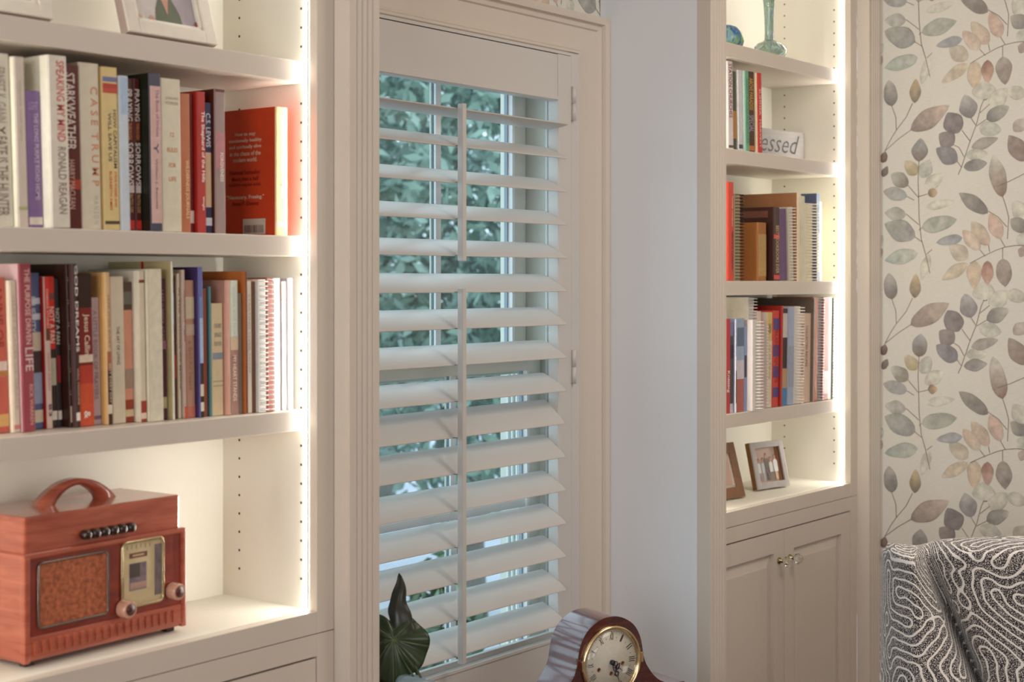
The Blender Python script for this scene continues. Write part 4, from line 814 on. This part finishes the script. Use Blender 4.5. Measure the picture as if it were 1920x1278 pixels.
for k in range(9):     # engraved centre waves
    pts = [(-.018+.05*j/10, -.0045, Z0+.006+k*.0022+.0016*math.sin(j*1.9+k)) for j in range(11)]
    if False: c.tube(pts, .0002, M((170, 164, 150), .5), 4)
c.build('dial', ck)
c = MB(); c.lathe([(.069, 0), (.0785, 0), (.0785, .004), (.0765, .0085), (.0725, .009), (.070, .006), (.0685, .003)], BRASS, 72, MTD)
for sx in (-.079, .079): c.box(sx-.003, sx+.003, -.012, -.002, Z0-.009, Z0+.013, BRASS, .001)
c.build('bezel', ck)
c = MB(); NM = M((46, 44, 48), .5); num = ['XII', 'I', 'II', 'III', 'IIII', 'V', 'VI', 'VII', 'VIII', 'IX', 'X', 'XI']
for k, s in enumerate(num):
    a = math.radians(30*k); rdir = Vector((math.sin(a), 0, math.cos(a))); tdir = Vector((math.cos(a), 0, -math.sin(a)))
    put_text(c, s, Vector((0, -0.0048, Z0))+rdir*.0555, tdir, rdir, .0026*len(s)+.0022, .0155, NM)
    a2 = a+math.radians(15); rd = Vector((math.sin(a2), 0, math.cos(a2))); td = Vector((math.cos(a2), 0, -math.sin(a2)))
    put_text(c, str(5*k+5) if False else 'o', Vector((0, -0.0048, Z0))+rd*.0530, td, rd, .0028, .0032, M((150, 146, 136), .5))
for k in range(60):
    a = math.radians(6*k); rd = Vector((math.sin(a), 0, math.cos(a))); td = Vector((math.cos(a), 0, -math.sin(a))); o_ = Vector((0, -0.0047, Z0)); w = .0004 if k % 5 else .0009
    c.raw([o_+rd*.0645-td*w, o_+rd*.0645+td*w, o_+rd*.0662+td*w, o_+rd*.0662-td*w], [(0, 1, 2, 3)], NM)
c.build('numerals', ck)
HB = M((26, 26, 34), .35)
def hand(ang, L, wmax, yk, nm):
    a = math.radians(ang); rd = Vector((math.sin(a), 0, math.cos(a))); td = Vector((math.cos(a), 0, -math.sin(a))); o_ = Vector((0, yk, Z0)); h = MB()
    def loop(t0, t1, w):
        pts = [o_+rd*(L*(t0+(t1-t0)*(0.5-0.5*math.cos(math.pi*2*j/16))))+td*(w*math.sin(2*math.pi*j/16)) for j in range(16)]
        h.tube(pts, .0009, HB, 6, closed=True)
    loop(.12, .38, wmax); loop(.36, .62, wmax*.8); loop(.42, .56, wmax*1.2); h.tube([o_, o_+rd*L*.14], .0012, HB, 6); h.tube([o_+rd*L*.6, o_+rd*L], [.0012, .0003], HB, 6); h.build(nm, ck)
hand(128, .036, .0075, -.0085, 'hour_hand'); hand(158, .054, .0045, -.0105, 'minute_hand')
c = MB(); c.lathe([(0, .004), (.0055, .004), (.0055, .010), (.004, .0115), (0, .012)], HB, 20, MTD); c.build('hand_boss', ck)
for hx, hz in ((-.034, -.012), (.030, -.006), (-.001, -.024)):
    MT = Matrix.Translation((hx, -0.002, Z0+hz)) @ Matrix.Rotation(math.pi/2, 4, 'X'); c = MB()
    c.lathe([(.0026, .0024), (.0046, .0024), (.0046, .0034), (.0036, .0038), (.0026, .0030)], M((190, 120, 80), .3, metal=1), 20, MT); c.lathe([(0, .0026), (.0026, .0026), (.0012, .0030), (0, .0030)], M((60, 40, 30), .4, metal=.6), 12, MT); c.build('winding_hole', ck)
c = MB(); c.lathe([(0, .0075), (.040, .0075), (.0690, .0070), (.0690, .0066), (0, .0066)], pane_mat((0.99, 0.99, 0.98)), 48, MTD); c.build('dial_glass', ck)

# ------------------------------------------------------------------ potted plant at the foot of the left post
def leafmat(c1, c2, vein):
    k = ('leaf', c1)
    if k in _m: return _m[k]
    m = bpy.data.materials.new('leaf'); m.use_nodes = True; nt = m.node_tree; p = nt.nodes['Principled BSDF']
    at_ = nt.nodes.new('ShaderNodeAttribute'); at_.attribute_name = 'vein'; tc = nt.nodes.new('ShaderNodeTexCoord'); nz = nt.nodes.new('ShaderNodeTexNoise'); nz.inputs['Scale'].default_value = 40
    nt.links.new(tc.outputs['Object'], nz.inputs['Vector']); rp = nt.nodes.new('ShaderNodeValToRGB'); nt.links.new(nz.outputs[0], rp.inputs[0])
    rp.color_ramp.elements[0].color = lin(c1)+(1,); rp.color_ramp.elements[1].color = lin(c2)+(1,)
    mx = nt.nodes.new('ShaderNodeMixRGB'); nt.links.new(at_.outputs['Fac'], mx.inputs[0]); nt.links.new(rp.outputs[0], mx.inputs[1]); mx.inputs[2].default_value = lin(vein)+(1,)
    nt.links.new(mx.outputs[0], p.inputs['Base Color']); p.inputs['Roughness'].default_value = .32; _m[k] = m; return m
LM = leafmat((28, 44, 26), (48, 66, 36), (120, 128, 78)); LM2 = leafmat((110, 130, 140), (140, 160, 170), (170, 186, 190)); LM3 = leafmat((30, 30, 26), (48, 52, 38), (56, 44, 48))
pb = Vector((rr(742)*2.03, 1.93, TBZ)); plant = empty('potted_plant', (pb.x-0.03, 1.86, TBZ)); tag(plant, 'dark green round leaved potted plant beside the left fluted post', 'houseplant')
pc = plant.location.copy()
q = MB(); q.lathe([(0, 0), (.042, 0), (.050, .01), (.058, .07), (.061, .075), (.061, .083), (.055, .083), (.052, .070), (.046, .012), (0, .01)], M((180, 170, 160), .3, coat=.5), 40); q.build('pot', plant)
q = MB(); q.lathe([(0, .0705), (.0515, .070), (.0510, .066), (0, .066)], M((50, 36, 26), .95, var=.3), 24); q.build('soil', plant)
def round_leaf(centre, nrm, up, R_, m, name, cup=.25, veins=8, squash=1.0, wavy=.03, notch=.35):
    nrm = Vector(nrm).normalized(); up = (Vector(up)-nrm*Vector(up).dot(nrm)).normalized(); sd = up.cross(nrm)
    vs, fs, vv = [], [], []; NR, NA = 16, 180; hub = Vector((0, .22*R_))
    for i in range(NR+1):
        for j in range(NA):
            a = 2*math.pi*j/NA; rad_ = R_*(1+.05*math.sin(3*a+1)+wavy*math.sin(7*a)); 
            dn = abs(((a-math.pi/2+math.pi) % (2*math.pi))-math.pi); rad_ *= 1-notch*math.exp(-(dn/.28)**2)
            t = i/NR; x = rad_*math.cos(a)*t*squash; y = rad_*math.sin(a)*t; x += hub.x*(1-t); y += hub.y*(1-t)
            va = (a*veins/(2*math.pi)) % 1.0; dv = min(va, 1-va)*2*math.pi/veins*t*R_; ridge = math.exp(-(dv/.0011)**2)
            zq = cup*R_*(-(t**2)*.6+.10*math.sin(5*a)*t*t)-.0012*ridge+.003*math.sin(veins*a)*t
            vs.append(Vector(centre)+sd*x+up*y+nrm*zq); vv.append(ridge*(1-.5*t) if t > .03 else .8)
    for i in range(NR):
        for j in range(NA): fs.append((i*NA+j, i*NA+(j+1) % NA, (i+1)*NA+(j+1) % NA, (i+1)*NA+j))
    me = bpy.data.meshes.new(name); me.from_pydata([tuple(v-pc) for v in vs], [], fs); me.materials.append(m); me.polygons.foreach_set('use_smooth', [True]*len(fs))
    at2 = me.attributes.new('vein', 'FLOAT', 'POINT'); at2.data.foreach_set('value', vv); me.update()
    ob_ = bpy.data.objects.new(name, me); COL.objects.link(ob_); ob_.parent = plant
    md = ob_.modifiers.new('thick', 'SOLIDIFY'); md.thickness = .0012; return ob_
to_cam = Vector((-SN, -CS, 0)); right = Vector((CS, -SN, 0))
P1 = atd(738, 1212, 2.95); round_leaf(P1, to_cam+Vector((0, 0, .25))+right*.1, (0, 0, 1), .066, LM, 'leaf', cup=.35)
P2 = atd(722, 1176, 3.02); round_leaf(P2, to_cam*.6+Vector((0, 0, .9)), to_cam*-1+Vector((0, 0, .6)), .046, LM, 'leaf', cup=.7, squash=1.1)
P3 = atd(796, 1284, 2.92); round_leaf(P3, to_cam*.3+Vector((0, 0, 1))+right*.35, to_cam*-1, .055, LM2, 'leaf', cup=.5)
P4 = atd(700, 1262, 2.98); round_leaf(P4, to_cam+Vector((0, 0, .2))-right*.3, (0, 0, 1), .062, LM, 'leaf', cup=.4)
P5 = atd(690, 1210, 3.06); round_leaf(P5, to_cam+Vector((0, 0, .6))-right*.6, (0, 0, 1), .055, LM, 'leaf', cup=.4)
# rolled young leaf standing upright
vs4, fs4 = [], []; base = atd(752, 1196, 2.97); tip = atd(747, 1074, 3.0); NS = 22
for i in range(NS+1):
    t = i/NS; cpt = base.lerp(tip, t); w = .029*(1-t)**.68*(1+.07*math.sin(t*19))+.0006
    for j in range(16):
        a = 2*math.pi*j/16; vs4.append(cpt+right*(w*math.cos(a)+.003*math.sin(t*9))+to_cam*(w*.45*math.sin(a)+.0015*math.sin(3*a+t*6)))
for i in range(NS):
    for j in range(16): fs4.append((i*16+j, i*16+(j+1) % 16, (i+1)*16+(j+1) % 16, (i+1)*16+j))
q = MB(); q.raw([v-pc for v in vs4], fs4, LM3, True); q.build('rolled_leaf', plant)
for P in (P1, P2, P3, P4, P5, base):
    s0 = Vector((random.uniform(-.02, .02), random.uniform(-.02, .02), .069)); e_ = P-pc; q = MB()
    q.tube([s0, s0.lerp(e_, .5)+Vector((0, 0, .01))-to_cam*.008, e_-to_cam*.004], .0022, M((60, 70, 40), .5), 6); q.build('stem', plant)

# ------------------------------------------------------------------ patterned wing chair
N = 512; SPAN = 0.80; rng = np.random.default_rng(11)
kx = np.fft.fftfreq(N)[:, None]; ky = np.fft.fftfreq(N)[None, :]; kk = np.sqrt(kx*kx+ky*ky)
k0 = (SPAN/N)/0.0400; Hf = np.exp(-((kk-k0)**2)/(2*(0.24*k0)**2)); g = rng.standard_normal((N, N))
for _ in range(26):
    Gf = np.real(np.fft.ifft2(np.fft.fft2(g)*Hf)); Gf /= Gf.std(); g = np.tanh(2.2*(Gf+0.10))
Gf = np.real(np.fft.ifft2(np.fft.fft2(g)*np.exp(-(kk/(2.6*k0))**2))); Gf /= Gf.std()
def samp(u, v):
    a = (u/SPAN*N) % N; b = (v/SPAN*N) % N; i = int(a); j = int(b); fa = a-i; fb = b-j; i2 = (i+1) % N; j2 = (j+1) % N
    return (Gf[i, j]*(1-fa)+Gf[i2, j]*fa)*(1-fb)+(Gf[i, j2]*(1-fa)+Gf[i2, j2]*fa)*fb
def fabric():
    m = bpy.data.materials.new('contour_woven_fabric'); m.use_nodes = True; nt = m.node_tree; p = nt.nodes['Principled BSDF']; L = nt.links.new
    at_ = nt.nodes.new('ShaderNodeAttribute'); at_.attribute_name = 'pattern'; tc = nt.nodes.new('ShaderNodeTexCoord')
    n1 = nt.nodes.new('ShaderNodeTexNoise'); n1.inputs['Scale'].default_value = 300; n1.inputs['Detail'].default_value = 1; L(tc.outputs['Object'], n1.inputs['Vector'])
    ab = nt.nodes.new('ShaderNodeMath'); ab.operation = 'ABSOLUTE'; L(at_.outputs['Fac'], ab.inputs[0])
    jt = nt.nodes.new('ShaderNodeMath'); jt.operation = 'MULTIPLY_ADD'; L(n1.outputs[0], jt.inputs[0]); jt.inputs[1].default_value = 0.45; L(ab.outputs[0], jt.inputs[2])
    mr = nt.nodes.new('ShaderNodeMapRange'); L(jt.outputs[0], mr.inputs[0]); mr.inputs[1].default_value = 0.74; mr.inputs[2].default_value = 0.86; mr.inputs[3].default_value = 1; mr.inputs[4].default_value = 0
    n2 = nt.nodes.new('ShaderNodeTexNoise'); n2.inputs['Scale'].default_value = 430; n2.inputs['Detail'].default_value = 2; L(tc.outputs['Object'], n2.inputs['Vector'])
    rp = nt.nodes.new('ShaderNodeValToRGB'); L(n2.outputs[0], rp.inputs[0]); e = rp.color_ramp.elements; e[0].position = .50; e[0].color = lin((44, 38, 46))+(1,); e[1].position = .60; e[1].color = lin((220, 212, 204))+(1,)
    mx = nt.nodes.new('ShaderNodeMixRGB'); L(mr.outputs[0], mx.inputs[0]); L(rp.outputs[0], mx.inputs[1]); mx.inputs[2].default_value = lin((244, 238, 232))+(1,)
    L(mx.outputs[0], p.inputs['Base Color']); p.inputs['Roughness'].default_value = .9; p.inputs['Sheen Weight'].default_value = .3
    ad = nt.nodes.new('ShaderNodeMath'); ad.operation = 'ADD'; L(mr.outputs[0], ad.inputs[0]); L(n2.outputs[0], ad.inputs[1])
    bp = nt.nodes.new('ShaderNodeBump'); bp.inputs['Strength'].default_value = .6; bp.inputs['Distance'].default_value = .0012; L(ad.outputs[0], bp.inputs['Height']); L(bp.outputs[0], p.inputs['Normal'])
    return m
FAB = fabric()
chair = empty('wing_chair', tuple(atd(1970, 0, 3.3).xy)+(0,)); chair_loc = chair.location.copy()
tag(chair, 'upholstered wing chair in black and white contour line fabric', 'armchair')
def grid_obj(name, rows, parent, uv, smooth=True):
    nr = len(rows); nc = len(rows[0]); vs = [tuple(v-chair_loc) for r_ in rows for v in r_]
    fs = [(i*nc+j, i*nc+j+1, (i+1)*nc+j+1, (i+1)*nc+j) for i in range(nr-1) for j in range(nc-1)]
    me = bpy.data.meshes.new(name); me.from_pydata(vs, [], fs); me.materials.append(FAB); me.polygons.foreach_set('use_smooth', [True]*len(fs))
    a = me.attributes.new('pattern', 'FLOAT', 'POINT'); a.data.foreach_set('value', [samp(*q) for r_ in uv for q in r_]); me.update()
    o = bpy.data.objects.new(name, me); COL.objects.link(o); o.parent = parent; return o
def cr(pts, t):       # catmull-rom through pts, t in 0..len-1
    i = min(int(t), len(pts)-2); f = t-i; p0 = pts[max(i-1, 0)]; p1 = pts[i]; p2 = pts[i+1]; p3 = pts[min(i+2, len(pts)-1)]
    return tuple(0.5*((2*b)+(-a+c)*f+(2*a-5*b+4*c-d)*f*f+(-a+3*b-3*c+d)*f**3) for a, b, c, d in zip(p0, p1, p2, p3))
def plan(v):           # front line of the backrest at height fraction v (1 = top): (x on sight line, distance, top height adj)
    xc = 1738+ (1-v)*150
    de = 0.10*min(1.0, 0.25+(1-v)*2.2)
    return [(1652-4*(1-v), 3.60), (1655+2*(1-v), 3.52), (1668+6*(1-v), 3.44), (1690+10*(1-v), 3.385), (1714+38*(1-v), 3.355), (xc-14, 3.385), (xc, 3.40+de), (xc+22, 3.405), (xc+70, 3.365), (xc+160, 3.335), (2010, 3.32), (2110, 3.345), (2195, 3.40), (2240, 3.48), (2275, 3.33), (2300, 3.34), (2325, 3.45), (2335, 3.6)]
topy = [1036, 1026, 1021, 1021, 1022, 1022, 1020, 1013, 1008, 1004, 1002, 1003, 1010, 1020, 1018, 1020, 1026, 1040]
NPT = len(topy); TT = []
t = 0.0
while t < NPT-1: TT.append(t); t += 0.026 if t < 9.6 else 0.14
TT.append(NPT-1-1e-6)
zbase = 0.44; vv_ = [0.0, .1, .2, .3, .38]
x = .40
while x < 1: vv_.append(x); x += 0.0045
vv_.append(1.0)
rows = []; uv = []; Rt = 0.028
tops = []
for t in TT:
    ty = cr([(q,) for q in topy], t)[0]; px_, d_ = cr(plan(1), t); tops.append(EYE-(ty-CY)/FPX*(3.47 if 1.5 < t < 15.5 else 3.55))
arc = [0.0]
for a, b in zip(TT[:-1], TT[1:]):
    A = atd(*((cr(plan(.6), a)[0], 0, cr(plan(.6), a)[1]))); B = atd(*((cr(plan(.6), b)[0], 0, cr(plan(.6), b)[1]))); arc.append(arc[-1]+(A.xy-B.xy).length)
def frontp(t, v, z):
    px_, d_ = cr(plan(v), t); p_ = atd(px_, 0, d_); p_.z = z; return p_
for v in vv_:
    rows.append([frontp(t, v, zbase+(tops[i]-Rt-zbase)*v) for i, t in enumerate(TT)]); uv.append([(arc[i], 0.2+(tops[i]-Rt-zbase)*v) for i in range(len(TT))])
def backp(t):
    px_, d_ = cr(plan(1), t); return atd(px_+(8 if t < 3 else (-8 if t > 14 else 0)), 0, 3.53 if 1.5 < t < 15.5 else max(d_+.02, 3.58))
for k in range(1, 19):
    ph_ = math.pi*k/18; row_ = []; ur = []
    for i, t in enumerate(TT):
        F_ = frontp(t, 1, 0); Bk = backp(t); s = (1-math.cos(ph_))/2; thick_ = (Bk.xy-F_.xy).length
        p_ = Vector((F_.x+(Bk.x-F_.x)*s, F_.y+(Bk.y-F_.y)*s, tops[i]-Rt+Rt*math.sin(ph_)**.6)); row_.append(p_); ur.append((arc[i], 0.2+tops[i]-Rt-zbase+thick_*s+Rt*min(1, ph_)))
    rows.append(row_); uv.append(ur)
for zf in (.8, .6, .3, 0):
    rows.append([Vector((rows[-1][i].x, rows[-1][i].y, zbase+(tops[i]-Rt-zbase)*zf)) for i in range(len(TT))]); uv.append([(arc[i], 1.2+zf) for i in range(len(TT))])
grid_obj('backrest', rows, chair, uv)
def cushion(name, px0, px1, d0, d1, z0, z1, bev):
    A = atd(px0, 0, (d0+d1)/2); uvx = Vector((CS, -SN, 0)); uvy = Vector((SN, CS, 0)); w = (px1-px0)/FPX*3.1
    ctr = atd((px0+px1)/2, 0, (d0+d1)/2); mt = Matrix((( uvx.x, uvy.x, 0, ctr.x-chair_loc.x), (uvx.y, uvy.y, 0, ctr.y-chair_loc.y), (0, 0, 1, 0), (0, 0, 0, 1)))
    b = MB().box(-w/2, w/2, -(d1-d0)/2, (d1-d0)/2, z0, z1, FAB, bev, mt); ob_ = b.build(name, chair)
    me = ob_.data; a = me.attributes.new('pattern', 'FLOAT', 'POINT'); bm = bmesh.new(); bm.from_mesh(me); bmesh.ops.subdivide_edges(bm, edges=list(bm.edges), cuts=24, use_grid_fill=True); bm.to_mesh(me); bm.free()
    me.attributes['pattern'].data.foreach_set('value', [samp(v.co.x+v.co.z, v.co.y*.6+v.co.z) for v in me.vertices]); return ob_
cushion('seat_frame', 1690, 2290, 2.86, 3.50, 0.16, 0.33, .02); cushion('seat_cushion', 1745, 2235, 2.84, 3.38, 0.332, 0.47, .04)
cushion('arm', 1672, 1742, 2.86, 3.36, 0.335, 0.58, .035); cushion('arm', 2240, 2312, 2.86, 3.36, 0.335, 0.58, .035)
for a, d_ in ((1700, 2.92), (2280, 2.92), (1700, 3.44), (2280, 3.44)):
    p_ = atd(a, 0, d_)-chair_loc; MB().prism([(p_.x-.02, p_.y-.02), (p_.x+.02, p_.y-.02), (p_.x+.02, p_.y+.02), (p_.x-.02, p_.y+.02)], 0, .16, M((40, 24, 18), .35)).build('leg', chair)

# ------------------------------------------------------------------ outdoors seen through the window
gr = MB().box(-6, 34, 2.6, 34, -0.62, -0.55, M((176, 178, 188), .9, var=.12, scale=2)); go = gr.build('ground_outside'); go['kind'] = 'structure'
def leafy(label, cx_, cy_, z0, z1, rx, ry, n, c1, c2, trunk=True, seed=1, size=.09, name='tree', cat='tree'):
    root = empty(name, (cx_, cy_, -0.55)); tag(root, label, cat, 'trees beyond the window'); rg = random.Random(seed); vs, fs, mi = [], [], []
    zc = (z0+z1)/2; rz = (z1-z0)/2
    for i in range(n):
        while True:
            p_ = Vector((rg.uniform(-1, 1), rg.uniform(-1, 1), rg.uniform(-1, 1)))
            if .25 < p_.length < 1: break
        lump = 1+.18*math.sin(5*p_.x+seed)+.15*math.sin(6*p_.z+2*seed)
        c_ = Vector((p_.x*rx*lump, p_.y*ry*lump, zc+p_.z*rz+.55)); a = Vector((rg.gauss(0, 1), rg.gauss(0, 1), rg.gauss(0, 1))).normalized(); b = a.cross(Vector((rg.gauss(0, 1), rg.gauss(0, 1), rg.gauss(0, 1)))).normalized()
        s = size*rg.uniform(.6, 1.3); i0 = len(vs); vs += [c_-a*s, c_+b*s*.45, c_+a*s, c_-b*s*.45]; fs.append((i0, i0+1, i0+2, i0+3)); mi.append(0 if rg.random() < .5 else 1)
    me = bpy.data.meshes.new('foliage'); me.from_pydata([tuple(v) for v in vs], [], fs); me.materials.append(M(c1, .6, var=.2, scale=3)); me.materials.append(M(c2, .6, var=.2, scale=3)); me.polygons.foreach_set('material_index', mi)
    o = bpy.data.objects.new('foliage', me); COL.objects.link(o); o.parent = root
    q = MB(); q.tube([(0, 0, 0), (.05, .03, (z0+.55)*.6), (-.03, .05, zc+.55)], [.12, .09, .04], M((110, 104, 96), .9), 10); q.build('trunk', root)
for k, (px_, d_, z0, z1, rx, n, c1, c2, lb) in enumerate((
    (880, 9.0, 0.0, 4.6, 1.05, 15000, (118, 140, 124), (140, 160, 148), 'pale green leafy tree in the middle of the window view'),
    (150, 9.0, -.2, 5.0, 1.05, 4200, (96, 126, 108), (130, 156, 134), 'mid green leafy tree out to the left beyond the window'),
    (1600, 9.6, 0.0, 4.8, 1.05, 4200, (110, 140, 124), (150, 172, 156), 'grey green leafy tree out to the right beyond the window'),
    (720, 13.5, 0.0, 6.5, 1.5, 15000, (118, 138, 130), (144, 162, 156), 'tall hazy green tree farther back behind the pale one'))):
    p_ = atd(px_, 0, d_); leafy(lb, p_.x, p_.y, z0, z1, rx, rx, n, c1, c2, seed=k+1, size=.055)
for k in range(5):
    p_ = atd(430+k*200, 0, 6.6+.1*(k % 2)); leafy(['low dark green hedge bush, %s' % q_ for q_ in ('left end of the hedge outside', 'second from left in the hedge', 'middle of the hedge outside', 'second from right in the hedge', 'right end of the hedge outside')][k], p_.x, p_.y, -.5, 0.35, .17, .17, 700, (84, 108, 84), (112, 134, 108), seed=20+k, size=.05, name='hedge_bush', cat='shrub')
